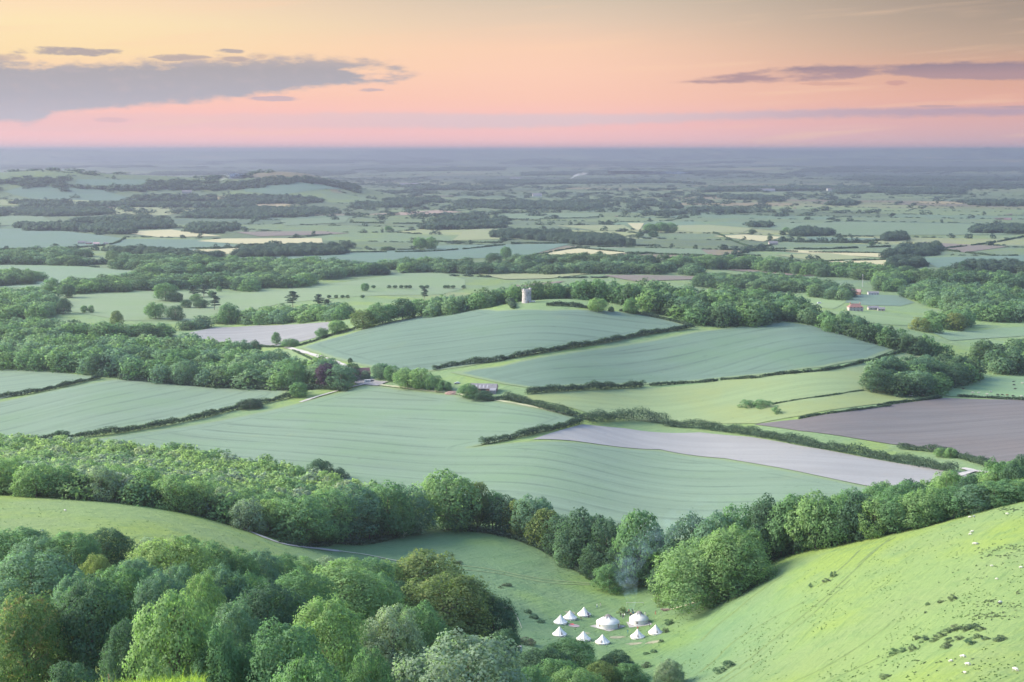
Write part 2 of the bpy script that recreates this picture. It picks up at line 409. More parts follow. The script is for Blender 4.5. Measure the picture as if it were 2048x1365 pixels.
# turf: yellow and grey-green patches, then terracettes that run along the slope
spg = t.new('ShaderNodeSeparateXYZ'); t.put(spg.inputs[0], pos)
ta = direction(1780, 1077, 1432, 1362)
al = t.m('ADD', t.m('MULTIPLY', spg.outputs[0], math.cos(ta)), t.m('MULTIPLY', spg.outputs[1], math.sin(ta)))
ac = t.m('SUBTRACT', t.m('MULTIPLY', spg.outputs[1], math.cos(ta)), t.m('MULTIPLY', spg.outputs[0], math.sin(ta)))
terr = t.noise(t.comb(t.m('MULTIPLY', al, 0.045), t.m('MULTIPLY', ac, 0.55), t.m('MULTIPLY', spg.outputs[2], 0.3)), 1.0, 5, 0.62)
c = t.mix(t.smooth(n1, 0.42, 0.62, 0.0, 0.85), att, t.vm('MULTIPLY', att, (1.16, 1.10, 0.66)))
c = t.mix(t.smooth(t.noise(pos, 0.02, 4, 0.6), 0.46, 0.66, 0.0, 0.8), c, t.vm('MULTIPLY', att, (1.02, 0.97, 1.06)))
c = t.mix(t.smooth(n2, 0.48, 0.72, 0.0, 0.6), c, t.vm('MULTIPLY', att, (0.74, 0.84, 0.85)))
c = t.mix(t.smooth(terr, 0.54, 0.68, 0.0, 0.42), c, t.vm('MULTIPLY', att, (0.52, 0.64, 0.62)))
c = t.mix(t.smooth(n3, 0.52, 0.76, 0.0, 0.65), c, t.vm('MULTIPLY', att, (0.55, 0.64, 0.6)))
t.put(b.inputs['Base Color'], c)
b.inputs['Roughness'].default_value = 0.9; b.inputs['Specular IOR Level'].default_value = 0.15
bm_ = t.new('ShaderNodeBump'); bm_.inputs['Strength'].default_value = 0.7; bm_.inputs['Distance'].default_value = 0.5
t.put(bm_.inputs['Height'], t.m('ADD', t.m('ADD', n3, t.m('MULTIPLY', n2, 3.0)), t.m('MULTIPLY', terr, 1.5))); t.put(b.inputs['Normal'], bm_.outputs[0])
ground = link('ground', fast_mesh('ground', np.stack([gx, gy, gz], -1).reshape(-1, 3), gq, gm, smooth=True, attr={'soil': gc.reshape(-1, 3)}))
tag(ground, 'wide green plain and downland turf reaching to the horizon', kind='structure')

# ------------------------------------------------------------------ haze: one box of thin air
HAZE_DENSITY = 0.000095
hm = bpy.data.materials.new('haze'); hm.use_nodes = True; hm.node_tree.nodes.clear(); t = NT(hm.node_tree)
pvn = t.new('ShaderNodeVolumePrincipled'); pvn.inputs['Color'].default_value = (0.228, 0.246, 0.318, 1); pvn.inputs['Density'].default_value = HAZE_DENSITY; pvn.inputs['Anisotropy'].default_value = 0.4
mo = t.new('ShaderNodeOutputMaterial'); t.put(mo.inputs['Volume'], pvn.outputs[0])
zmin = float(gz.min()) - 1.0; zmax = float(max(gz.max(), CAMZ) + 1.5)
bx = [(x, y, z) for z in (zmin, zmax) for x, y in ((-36500, -600), (36500, -600), (36500, 36500), (-36500, 36500))]
haze = mesh_obj('haze', bx, [(3, 2, 1, 0), (4, 5, 6, 7), (0, 1, 5, 4), (1, 2, 6, 5), (2, 3, 7, 6), (3, 0, 4, 7)], hm)
tag(haze, 'pale blue evening haze hanging over the far plain', kind='stuff')
# ------------------------------------------------------------------ fields, draped over the ground
def P(txt):
    return [tuple(float(v) for v in t.split(',')) for t in txt.split()]
def resample(pts, step, closed=True):
    out = []
    n_ = len(pts)
    for i in range(n_ if closed else n_ - 1):
        a, b = np.array(pts[i]), np.array(pts[(i + 1) % n_])
        k = max(1, int(np.hypot(*(b - a)) / step))
        for j in range(k): out.append(tuple(a + (b - a) * j / k))
    if not closed: out.append(tuple(pts[-1]))
    return out
def smooth_line(pts, step):
    """Catmull-Rom through world points, resampled"""
    p = [np.array(q, float) for q in pts]; p = [2 * p[0] - p[1]] + p + [2 * p[-1] - p[-2]]
    out = []
    for i in range(1, len(p) - 2):
        k = max(1, int(np.linalg.norm(p[i + 1] - p[i]) / step))
        for j in range(k):
            t_ = j / k
            out.append(0.5 * (2 * p[i] + (p[i + 1] - p[i - 1]) * t_ + (2 * p[i - 1] - 5 * p[i] + 4 * p[i + 1] - p[i + 2]) * t_ ** 2 + (3 * p[i] - p[i - 1] - 3 * p[i + 1] + p[i + 2]) * t_ ** 3))
    out.append(p[-2]); return np.array(out)
def seg_dist(pt, poly):
    a = np.array(poly); b = np.roll(a, -1, 0)
    best = np.full(len(pt), 1e9)
    for p0, p1 in zip(a, b):
        d = p1 - p0; L = (d ** 2).sum() + 1e-9
        tt = np.clip(((pt - p0) @ d) / L, 0, 1)
        best = np.minimum(best, np.hypot(*(pt - p0 - tt[:, None] * d).T))
    return best
def inside(pt, poly):
    a = np.array(poly); b = np.roll(a, -1, 0); c_ = np.zeros(len(pt), bool)
    for (x0, y0), (x1, y1) in zip(a, b):
        if y0 == y1: continue
        c_ ^= ((y0 > pt[:, 1]) != (y1 > pt[:, 1])) & (pt[:, 0] < (x1 - x0) * (pt[:, 1] - y0) / (y1 - y0) + x0)
    return c_
def world_poly(txt):
    px = np.array(P(txt)); x, y, z = hit(px[:, 0], px[:, 1]); return [tuple(v) for v in np.stack([x, y], -1)]

FPOLY = []
def drape(name, txt, mat, lift, label):
    poly = world_poly(txt); FPOLY.append(poly)
    arr = np.array(poly); mid = arr.mean(0); size = max(np.ptp(arr[:, 0]), np.ptp(arr[:, 1])); dist = np.hypot(*mid)
    step = float(np.clip(dist / 170, size / 70, 60)); 
    edge = resample(poly, step)
    gx_, gy_ = np.meshgrid(np.arange(arr[:, 0].min(), arr[:, 0].max(), step), np.arange(arr[:, 1].min(), arr[:, 1].max(), step))
    gx_ = gx_ + (np.arange(gx_.shape[0])[:, None] % 2) * step / 2
    pts = np.stack([gx_.ravel(), gy_.ravel()], -1); pts = pts[inside(pts, poly)]
    if len(pts): pts = pts[seg_dist(pts, poly) > step * 0.5]
    vs = [Vector(p) for p in edge] + [Vector(p) for p in pts]
    v2, _e2, f2, *_r = delaunay_2d_cdt(vs, [], [list(range(len(edge)))], 1, 0.01)
    v2 = np.array([tuple(v) for v in v2])
    zz = H(v2[:, 0], v2[:, 1]) + lift
    ed = seg_dist(v2, poly)
    f2 = [f if True else f for f in f2]
    me = fast_mesh(name, np.concatenate([v2, zz[:, None]], 1), np.array([f[:3] for f in f2]), mat, smooth=True, attr={'margin': ed})
    o = link(name, me); tag(o, label, kind='structure')
    return o

def crop_mat(name, c, ang=0.0, spacing=24.0, line=0.55, streak=0.09, line_w=1.9, tint=(0.9, 1.0, 0.8), margin=None):
    m_, t, b = new_mat(name)
    pos = t.new('ShaderNodeNewGeometry').outputs['Position']
    sp_ = t.new('ShaderNodeSeparateXYZ'); t.put(sp_.inputs[0], pos)
    ca, sa = math.cos(ang), math.sin(ang)
    along = t.m('ADD', t.m('MULTIPLY', sp_.outputs[0], ca), t.m('MULTIPLY', sp_.outputs[1], sa))
    across = t.m('SUBTRACT', t.m('MULTIPLY', sp_.outputs[1], ca), t.m('MULTIPLY', sp_.outputs[0], sa))
    st = t.noise(t.comb(t.m('MULTIPLY', along, 0.006), t.m('MULTIPLY', across, 0.11), 0.0), 1.0, 5, 0.6)
    big = t.noise(pos, 0.012, 4, 0.55); sm = t.noise(pos, 0.5, 4, 0.65); spk = t.noise(pos, 0.16, 3, 0.6)
    cc = t.mix(t.smooth(st, 0.3, 0.7), tuple(v * (1 - streak) for v in c), tuple(v * (1 + streak) for v in c))
    bare = t.noise(pos, 0.035, 5, 0.7)
    cc = t.mix(t.smooth(bare, 0.56, 0.78, 0, 0.4), cc, (c[0] * 1.25, c[1] * 1.08, c[2] * 0.85))
    cc = t.mix(t.smooth(big, 0.42, 0.7, 0, 0.7), cc, tuple(v * k for v, k in zip(c, tint)))
    cc = t.mix(t.smooth(sm, 0.5, 0.8, 0, 0.35), cc, tuple(v * 0.62 for v in c))
    cc = t.mix(t.smooth(spk, 0.66, 0.74, 0, 0.5), cc, tuple(v * 0.55 for v in c))
    mg = t.new('ShaderNodeAttribute', attribute_name='margin').outputs['Fac']
    if line:
        wv = t.m('ADD', across, t.m('MULTIPLY', t.m('SUBTRACT', t.noise(pos, 0.004, 2), 0.5), 16.0))
        fr = t.m('ABSOLUTE', t.m('SUBTRACT', t.m('FRACT', t.m('DIVIDE', wv, spacing)), 0.5))
        d = t.m('MULTIPLY', fr, spacing)                                  # metres from a tramline
        d = t.m('ABSOLUTE', t.m('SUBTRACT', d, 0.9))                        # a pair of wheelings
        lw = t.m('MULTIPLY', line_w * 0.75, t.lin(t.noise(pos, 0.05, 3), 0.3, 0.7, 0.5, 1.3))
        k = t.m('MULTIPLY', t.smooth(t.m('SUBTRACT', lw, d), 0.0, 0.5), t.smooth(mg, 15, 17))
        k2 = t.smooth(t.m('ABSOLUTE', t.m('SUBTRACT', mg, 13.0)), line_w, line_w * 0.4)
        k = t.m('MAXIMUM', k, t.m('MULTIPLY', k2, 0.8))
        k = t.m('MULTIPLY', k, t.smooth(t.noise(pos, 0.02, 5, 0.65), 0.36, 0.6, 0.25, 1.0))
        cc = t.mix(t.m('MULTIPLY', k, line), cc, tuple(v * f for v, f in zip(c, (0.42, 0.46, 0.5))))
    if margin: cc = t.mix(t.smooth(t.m('ADD', mg, t.m('MULTIPLY', sm, 5.0)), 8.0, 4.5), cc, margin)
    t.put(b.inputs['Base Color'], cc); b.inputs['Roughness'].default_value = 0.85; b.inputs['Specular IOR Level'].default_value = 0.2
    bm2 = t.new('ShaderNodeBump'); bm2.inputs['Strength'].default_value = 0.5; bm2.inputs['Distance'].default_value = 0.4
    t.put(bm2.inputs['Height'], t.m('ADD', sm, st)); t.put(b.inputs['Normal'], bm2.outputs[0])
    return m_

WHEAT = (0.098, 0.146, 0.100); WHEAT2 = (0.072, 0.116, 0.086); GRASS = (0.118, 0.172, 0.078); VERGE = (0.105, 0.150, 0.078)
STRAW = (0.27, 0.255, 0.15); SOIL = (0.086, 0.081, 0.081); CHALK = (0.150, 0.154, 0.154)
FIELDS = [
 ('wheat_field', "600,697 640,684 700,668 800,641 870,628 1000,622 1100,621 1240,624 1300,632 1350,644 1384,655 1290,672 1200,690 1100,705 1000,722 940,733 868,743 800,746 715,731 660,717",
   crop_mat('wheat_on_knoll', WHEAT2, direction(700, 690, 1040, 640), 24, 0.48, margin=VERGE), 'blue-green wheat field with dark tramlines on the slope below the tower'),
 ('wheat_field', "900,746 1000,733 1120,708 1250,689 1390,664 1500,652 1560,645 1620,651 1720,670 1790,688 1802,697 1740,720 1650,735 1560,747 1450,757 1330,767 1250,771 1150,773 1075,780 1010,770 950,757",
   crop_mat('wheat_by_wood', WHEAT2, direction(1060, 757, 1500, 690), 24, 0.48, margin=VERGE), 'blue-green wheat field running up to the dark wood corner'),
 ('wheat_field', "735,772 850,783 950,797 1060,815 1168,840 1100,862 1010,882 940,896 1000,889 1065,884 1200,891 1320,901 1450,919 1560,938 1680,963 1760,980 1700,1004 1500,1060 1330,1085 1150,1064 1000,1022 850,992 700,976 600,966 450,948 350,930 160,902 150,886 300,863 450,839 560,816 640,796 700,780",
   crop_mat('wheat_in_front', WHEAT, direction(300, 880, 860, 930), 24, 0.48, margin=VERGE), 'large pale green wheat field with long tramlines behind the plantation'),
 ('wheat_field', "240,758 350,765 480,773 580,779 560,795 500,808 400,830 300,850 170,870 60,884 -140,903 -140,830",
   crop_mat('wheat_on_left', WHEAT, direction(0, 860, 320, 790), 24, 0.45, margin=VERGE), 'pale green wheat field between two hedges left of the farm'),
 ('wheat_field', "-140,730 100,745 200,755 100,777 -140,826", crop_mat('wheat_far_left', WHEAT, direction(0, 770, 160, 752), 24, 0.3), 'narrow end of a pale wheat field under the left woods'),
 ('chalk_field', "379,666 427,656 513,652 581,650 656,645 668,652 639,674 567,693 478,690 410,683", crop_mat('bare_chalk_far', CHALK, direction(410, 675, 620, 655), 24, 0, 0.15, tint=(0.88, 0.88, 0.9)), 'bare pale chalky field beside the farm track'),
 ('paddock', "502,720 533,707 560,700 581,701 649,727 632,737 547,732", crop_mat('paddock_grass', GRASS, 0, 24, 0), 'small bright green paddock beside the white farm track'),
 ('pasture', "1030,797 1160,783 1285,777 1450,761 1650,741 1760,723 1830,701 1920,722 1880,738 1740,745 1735,775 1810,795 1880,794 1780,806 1700,816 1600,833 1515,848 1400,847 1250,837 1180,828 1100,806",
   crop_mat('rough_pasture', (0.125, 0.172, 0.082), 0.3, 24, 0, 0.1, tint=(1.15, 1.0, 0.75)), 'rough yellow-green pasture with rush patches and a round bush'),
 ('ploughed_field', "1508,850 1600,840 1700,824 1800,808 1890,797 2048,801 2140,806 2140,960 2048,936 1930,916 1840,896 1780,889 1700,876 1600,863", crop_mat('ploughed_soil', SOIL, direction(1650, 850, 2048, 830), 12, 0.18, 0.12, 2.0, tint=(1.1, 1, 0.95)), 'brown ploughed field with faint furrows'),
 ('chalk_field', "1065,880 1110,865 1165,850 1250,858 1400,866 1500,875 1600,893 1750,920 1850,935 1930,948 1960,956 1900,970 1800,978 1770,979 1680,962 1560,937 1450,918 1320,900 1200,890", crop_mat('bare_chalk', (0.162, 0.166, 0.167), direction(1200, 870, 1600, 910), 24, 0, 0.09, tint=(0.90, 0.90, 0.91)), 'long curved strip of bare white chalky soil'),
 ('pasture', "1895,772 2000,753 2140,757 2140,800 1890,793", crop_mat('cow_pasture', (0.105, 0.168, 0.088), 0, 24, 0), 'green pasture with grazing cattle beside the ploughed field'),
 ('pasture', "1690,606 1700,589 1800,592 1830,606 1800,613 1730,611", crop_mat('teal_strip', WHEAT2, 0, 24, 0), 'teal green field behind the red-roofed house'),
 ('pasture', "1660,625 1700,626 1844,640 1835,652 1757,649 1690,640", crop_mat('pale_strip', GRASS, 0, 24, 0), 'light green field in front of the red-roofed house'),
 ('pasture', "1862,666 1900,682 1960,678 2140,664 2140,648 2000,657", crop_mat('pale_strip_right', (0.10, 0.15, 0.09), 0, 24, 0), 'grey green field among the right hand woods'),
 ('pasture', "1505,582 1580,587 1690,606 1665,619 1580,607", crop_mat('pale_strip_wood', GRASS, 0, 24, 0), 'light green strip between two woods'),
 ('parkland', "-30,584 230,580 480,587 500,572 640,570 690,565 800,548 880,545 930,560 930,577 880,590 640,600 560,608 430,642 250,642 130,622 -30,614", crop_mat('park_grass', (0.112, 0.158, 0.084), 0, 24, 0, 0.08), 'light green parkland dotted with single trees'),
 ('pasture', "-30,529 150,533 290,542 250,560 225,578 -30,576", crop_mat('park_edge_grass', (0.10, 0.15, 0.095), 0.2, 24, 0), 'grey green meadow behind the left woods'),
]
T_ = crop_mat('far_teal', (0.064, 0.108, 0.082), 0.5, 24, 0); S_ = crop_mat('far_straw', STRAW, 0.3, 24, 0, tint=(0.95, 0.97, 0.9)); B_ = crop_mat('far_brown', (0.105, 0.09, 0.078), 0.3, 24, 0)
G_ = crop_mat('far_green', (0.078, 0.117, 0.068), 0.3, 24, 0); L_ = crop_mat('far_lime', (0.145, 0.165, 0.085), 0.3, 24, 0); PK_ = crop_mat('far_pink', (0.19, 0.14, 0.115), 0.3, 24, 0)
for k_, t_ in [
 (T_, "-30,457 120,462 246,477 219,489 100,497 -30,499"), (T_, "250,479 400,480 480,492 390,498 410,509 340,501 218,491"), (S_, "236,465 342,460 444,473 318,475"), (S_, "393,483 444,478 643,477 646,489 485,489"),
 (S_, "383,501 478,497 468,508 410,510"), (T_, "470,517 700,506 838,500 860,520 700,530 560,528"), (T_, "874,492 1144,488 1055,513 862,521 842,503"), (S_, "1057,514 1151,497 1260,505 1213,511"),
 (G_, "1161,495 1400,499 1420,512 1274,508"), (L_, "1110,452 1247,451 1267,461 1195,462"), (S_, "1255,447 1288,447 1279,461 1270,460"), (L_, "1349,461 1353,452 1430,450 1512,454 1485,466 1400,466"), (S_, "1427,473 1491,470 1570,475 1526,484"),
 (S_, "1526,499 1772,507 1765,516 1587,506"), (L_, "1550,511 1655,507 1741,517 1635,523"), (S_, "1645,524 1785,521 1778,537 1720,530"), (PK_, "727,430 878,421 925,425 813,431"), (T_, "1611,475 1765,478 1690,484 1620,482"),
 (T_, "1840,517 2100,510 2100,534 1874,537"), (B_, "1840,485 2018,494 1929,506 1881,499"), (T_, "7,384 51,372 205,381 284,401 154,402 68,399"), (T_, "154,359 294,360 294,376 150,369"), (T_, "485,374 581,365 649,371 690,379 564,391 489,384"),
 (G_, "350,402 470,399 560,404 440,410"), (L_, "0,401 60,398 190,402 140,410 0,411"), (L_, "168,417 240,412 420,418 330,432 180,428"), (G_, "0,434 80,430 110,448 0,452"), (L_, "150,454 200,449 200,456 170,459"),
 (B_, "1206,552 1400,554 1396,560 1270,564"), (B_, "1021,572 1130,563 1080,580 1045,582"), (B_, "1455,541 1520,537 1600,543 1640,552 1600,553 1530,548"), (G_, "955,425 1200,428 1195,438 1020,440"), (L_, "950,548 1140,546 1180,549 1100,558 1010,560"),
 (L_, "930,462 1100,466 1085,478 905,482"), (G_, "1410,450 1700,445 2100,452 2100,470 1700,472 1560,462"), (B_, "470,465 640,463 700,468 520,474"), (G_, "560,441 700,434 690,446 570,452"), (T_, "1590,545 1700,548 1690,556"), (G_, "1920,548 2100,552 2100,562 1940,560")]:
    FIELDS.append(('far_field', t_, k_, None))
for i_, (nm, txt, mt, lb) in enumerate(FIELDS):
    drape(nm, txt, mt, 0.35 if nm != 'far_field' else 0.4 + 0.012 * i_, lb)

# ------------------------------------------------------------------ tracks and paths
def ribbon(name, txt, width, mat, lift, label, step=4.0):
    px = np.array(P(txt)); x, y, z = hit(px[:, 0], px[:, 1])
    ln = smooth_line(np.stack([x, y], -1), step)
    tg = np.gradient(ln, axis=0); tg /= np.linalg.norm(tg, axis=1)[:, None] + 1e-9
    nn = np.stack([-tg[:, 1], tg[:, 0]], -1)
    wv = width * (1 + 0.25 * np.sin(np.arange(len(ln)) * 0.9) * np.sin(np.arange(len(ln)) * 0.37 + 1))
    cols = [ln + nn * (k * wv / 2)[:, None] for k in (-1, 0, 1)]
    v = np.stack(cols, 1).reshape(-1, 2); zz = H(v[:, 0], v[:, 1]) + lift
    m_ = len(ln); id_ = np.arange(m_ * 3).reshape(m_, 3)
    q = np.concatenate([np.stack([id_[:-1, k], id_[:-1, k + 1], id_[1:, k + 1], id_[1:, k]], -1) for k in (0, 1)])[:, ::-1]
    return tag(link(name, fast_mesh(name, np.concatenate([v, zz[:, None]], 1), q, mat, smooth=True)), label, kind='structure')
track_m = plain('chalk_track', (0.25, 0.245, 0.235), 0.9, 0.15, 0.4)
worn_m = plain('worn_turf', (0.12, 0.17, 0.075), 0.9, 0.2, 0.3)
tarmac_m = plain('pale_tarmac', (0.17, 0.168, 0.172), 0.85, 0.1, 0.2)
ribbon('chalk_path', "430,1040 490,1060 540,1080 575,1090 625,1097 680,1103", 3.4, track_m, 0.25, 'white chalk path curving along the foot of the plantation', 2.0)
ribbon('chalk_path', "680,1103 730,1110 775,1119 800,1124", 1.5, plain('chalk_turf', (0.25, 0.27, 0.19), 0.9, 0.15, 0.4), 0.25, 'thin end of the chalk path fading into turf', 2.0)
ribbon('farm_track', "572,695 600,703 650,718 690,733 715,745 738,764", 4.5, track_m, 0.5, 'white farm track running from the chalk field to the farmhouse')
ribbon('farm_track', "600,806 640,793 700,776 742,767", 3.0, track_m, 0.6, 'pale track along the top of the large wheat field')
ribbon('farm_track', "742,767 760,771 850,782 900,787 950,795 1060,814 1150,834 1190,840", 3.2, plain('grassy_track', (0.22, 0.235, 0.15), 0.9, 0.2, 0.3), 0.6, 'pale grassy track from the farmhouse past the barn')
ribbon('farm_yard', "718,762 742,767 766,769", 12, tarmac_m, 0.7, 'pale grey yard in front of the farmhouse')
ribbon('farm_track', "1890,958 1925,950 1945,944 1975,946 2010,955", 6.0, track_m, 0.6, 'white track junction at the end of the chalk strip')
ribbon('farm_track', "1925,938 1938,941 1950,945", 4.0, track_m, 0.65, 'short white spur joining the track junction')
ribbon('road', "-20,583 0,586 14,591 10,596", 6.0, tarmac_m, 0.6, 'pale road bend at the edge of the park')
ribbon('road', "1919,575 1960,578 2050,583", 6.0, tarmac_m, 0.8, 'pale straight road between the right hand woods')
ribbon('worn_path', "1340,1220 1400,1202 1450,1184 1500,1160", 1.1, plain('pale_worn_turf', (0.28, 0.28, 0.2), 0.9), 0.2, 'thin pale path under the trees at the foot of the slope', 2.0)
for t_, lb in (("905,1130 960,1136 1000,1143 1080,1158 1190,1167", 'dark wheel track across the combe floor'), ("905,1139 950,1142 1010,1150 1090,1165 1180,1170", 'second dark wheel track across the combe floor')):
    ribbon('wheel_track', t_, 0.9, worn_m, 0.15, lb, 2.0)
# ------------------------------------------------------------------ foliage: many small leaf clumps
def unit(v): return v / (np.linalg.norm(v, axis=-1, keepdims=True) + 1e-9)
def cards(c, nrm, size, r):
    """one kite-shaped leaf clump per centre, roughly facing nrm"""
    m_ = len(c)
    up = unit(r.normal(size=(m_, 3))); a = unit(np.cross(nrm, up)); b_ = np.cross(nrm, a)
    s = (size * r.uniform(0.6, 1.35, m_))[:, None]
    bend = nrm * s * r.uniform(-0.25, 0.25, m_)[:, None]
    v = np.stack([c - a * s * 0.55, c - b_ * s * 0.36 + bend, c + a * s * 0.5, c + b_ * s * 0.40 + bend], 1).reshape(-1, 3)
    return v, np.arange(m_ * 4).reshape(m_, 4)

PROFILES = {   # crown half-width (of 1) over height (0 base .. 1 top)
 'round': ([0, .06, .18, .34, .52, .70, .85, .95, 1.0], [.35, .62, .88, 1.0, 1.0, .88, .66, .40, .12]),
 'dome':  ([0, .05, .15, .35, .60, .78, .90, .97, 1.0], [.72, .92, 1.0, 1.0, .93, .76, .54, .30, .10]),
 'tall':  ([0, .08, .22, .42, .60, .75, .88, .96, 1.0], [.60, .85, 1.0, 1.0, .90, .76, .55, .32, .10]),
 'spread': ([0, .08, .25, .50, .68, .82, .92, 1.0], [.20, .50, .92, 1.0, .92, .72, .45, .12]),
 'cone':  ([0, .06, .2, .45, .7, .88, 1.0], [.8, 1.0, .92, .66, .40, .18, .04]),
}
def crown_data(name, seed, prof, puffs, per, card, lobes=5, puff_r=(0.15, 0.27), core=0.22):
    """unit crown: height 1, half-width 0.5, base at z = 0"""
    r = np.random.default_rng(seed)
    hz, hw = PROFILES[prof]
    ph = r.uniform(0, 6.28, 4); am = r.uniform(0.04, 0.12, 4)
    pc, pr = [], []
    tries = 0
    while len(pc) < puffs and tries < puffs * 40:
        tries += 1
        z = r.uniform(0.02, 0.97) ** 0.9; th = r.uniform(0, 2 * math.pi)
        w = np.interp(z, hz, hw) * 0.5
        if r.uniform() > 0.25 + 1.5 * w: continue
        wob_ = 1 + sum(a * math.sin((k + 2) * th + p + 5 * z) for k, (a, p) in enumerate(zip(am, ph)))
        rad = r.uniform(*puff_r) * (0.75 if z > 0.85 else 1.0)
        q = w * wob_ - rad * 0.42
        if q < 0.02: q = r.uniform(0, 0.05)
        c = np.array([math.cos(th) * q, math.sin(th) * q, z - rad * 0.25])
        if any(np.linalg.norm((c - o) * (1, 1, 1.1)) < 0.78 * min(rad, orr) for o, orr in zip(pc, pr)): continue
        pc.append(c); pr.append(rad)
    pc = np.array(pc); pr = np.array(pr)
    C_, N_, S_n = [], [], []
    for c, rad in zip(pc, pr):
        k = int(per * (rad / 0.2) ** 2)
        out_ = unit(np.array([c[0], c[1], (c[2] - 0.42) * 0.8]))
        d = unit(r.normal(size=(k * 2, 3)) + out_ * 0.55 + np.array([0, 0, 0.35]))
        d = d[:k]
        # lumpy surface within the puff
        lump = 1 + 0.16 * np.sin(d[:, 0] * 7 + rad * 90) * np.sin(d[:, 1] * 7 + rad * 50) + 0.12 * np.sin(d[:, 2] * 9 + rad * 30)
        sh = rad * lump * r.uniform(0.70, 1.06, k)
        C_.append(c + d * sh[:, None] * np.array([1, 1, 0.85])); N_.append(unit(d + 0.40 * r.normal(size=(k, 3)) + np.array([0, 0, 0.15]))); S_n.append(unit(d * 1.0 + out_ * 0.25 + np.array([0, 0, 0.18]) + 0.20 * r.normal(size=(k, 3))))
    kk = int(core * sum(len(c) for c in C_))       # inner foliage
    z = r.uniform(0.05, 0.8, kk); th = r.uniform(0, 6.28, kk); w = np.interp(z, hz, hw) * 0.5 * np.sqrt(r.uniform(0, 0.55, kk))
    C_.append(np.stack([np.cos(th) * w, np.sin(th) * w, z], -1)); N_.append(unit(r.normal(size=(kk, 3)))); S_n.append(unit(np.stack([np.cos(th), np.sin(th), np.full(kk, .6)], -1)))
    c = np.concatenate(C_); v, q = cards(c, np.concatenate(N_), card, r)
    return v, q, pc, pr, np.repeat(np.concatenate(S_n), 4, 0)

def tube(p0, p1, r0, r1, k=7, seg=3, bend=(0, 0, 0)):
    p0, p1 = np.array(p0, float), np.array(p1, float); d = unit(p1 - p0)
    a = unit(np.cross(d, [0.31, 0.77, 0.55])); b_ = np.cross(d, a); v, f = [], []
    for i in range(seg + 1):
        t_ = i / seg; c = p0 + (p1 - p0) * t_ + np.array(bend) * math.sin(t_ * math.pi); rr_ = r0 + (r1 - r0) * t_
        for j in range(k): v.append(c + (a * math.cos(6.2832 * j / k) + b_ * math.sin(6.2832 * j / k)) * rr_)
    for i in range(seg):
        for j in range(k): f.append((i * k + j, i * k + (j + 1) % k, (i + 1) * k + (j + 1) % k, (i + 1) * k + j))
    return v, f
def join(parts):
    V_, F_ = [], []
    for v, f in parts:
        o = len(V_); V_ += [tuple(p) for p in v]; F_ += [tuple(i + o for i in q) for q in f]
    return V_, F_

def leaf_mat(name, c, var=0.28, warm=None, soft=False):
    m_, t, b = new_mat(name)
    if soft: t.put(b.inputs['Normal'], t.new('ShaderNodeAttribute', attribute_name='sn').outputs['Vector'])
    oi = t.new('ShaderNodeObjectInfo'); pos = t.new('ShaderNodeNewGeometry').outputs['Position']
    n1_ = t.noise(pos, 0.42, 3); n2_ = t.noise(pos, 0.09, 3)
    att_ = t.new('ShaderNodeAttribute', attribute_name='tint').outputs['Fac']
    cc = t.mix(t.smooth(n1_, 0.3, 0.7), tuple(v * (1 - var) for v in c), tuple(v * (1 + var) for v in c))
    cc = t.mix(t.m('MULTIPLY', oi.outputs['Random'], 0.5), cc, (c[0] * 0.72, c[1] * 0.82, c[2] * 1.0))
    cc = t.mix(t.m('MULTIPLY', att_, 0.75), cc, (c[0] * 1.6, c[1] * 1.35, c[2] * 0.95))
    if warm: cc = t.mix(t.smooth(n1_, 0.50, 0.66, 0, 0.8), cc, warm)
    t.put(b.inputs['Base Color'], cc); b.inputs['Roughness'].default_value = 0.75; b.inputs['Specular IOR Level'].default_value = 0.10
    tr = t.new('ShaderNodeBsdfTranslucent'); t.put(tr.inputs[0], t.vm('MULTIPLY', cc, (1.25, 1.45, 0.9)))
    mx = t.new('ShaderNodeMixShader'); mx.inputs[0].default_value = 0.47
    t.put(mx.inputs[1], b.outputs[0]); t.put(mx.inputs[2], tr.outputs[0])
    t.put(m_.node_tree.nodes['Material Output'].inputs[0], mx.outputs[0])
    return m_
LEAF = {
 'mid': leaf_mat('leaves_mid_green', (0.106, 0.198, 0.090)), 'blue': leaf_mat('leaves_blue_green', (0.106, 0.188, 0.116)), 'dark': leaf_mat('leaves_dark_green', (0.058, 0.112, 0.066)),
 'light': leaf_mat('leaves_light_green', (0.156, 0.254, 0.104)), 'bright': leaf_mat('leaves_bright_green', (0.183, 0.271, 0.103)), 'olive': leaf_mat('leaves_olive', (0.112, 0.165, 0.062), warm=(0.160, 0.190, 0.070)),
 'pale': leaf_mat('leaves_pale_grey_green', (0.178, 0.244, 0.156)), 'orange': leaf_mat('leaves_orange_tinged', (0.110, 0.185, 0.070), warm=(0.235, 0.185, 0.085)), 'gold': leaf_mat('leaves_yellow', (0.165, 0.215, 0.075)),
 'purple': leaf_mat('leaves_purple', (0.061, 0.040, 0.072)), 'white': leaf_mat('leaves_with_blossom', (0.110, 0.171, 0.103), warm=(0.55, 0.55, 0.52)), 'hedge': leaf_mat('leaves_hedge', (0.056, 0.092, 0.060), 0.35), 'gorse': leaf_mat('leaves_gorse', (0.073, 0.104, 0.066), 0.35, warm=(0.12, 0.10, 0.085)),
 'cedar': leaf_mat('needles_cedar', (0.063, 0.104, 0.088)), 'wood': leaf_mat('leaves_woodland', (0.081, 0.147, 0.086)), 'farwood': leaf_mat('leaves_far_woodland', (0.063, 0.116, 0.091)),
}
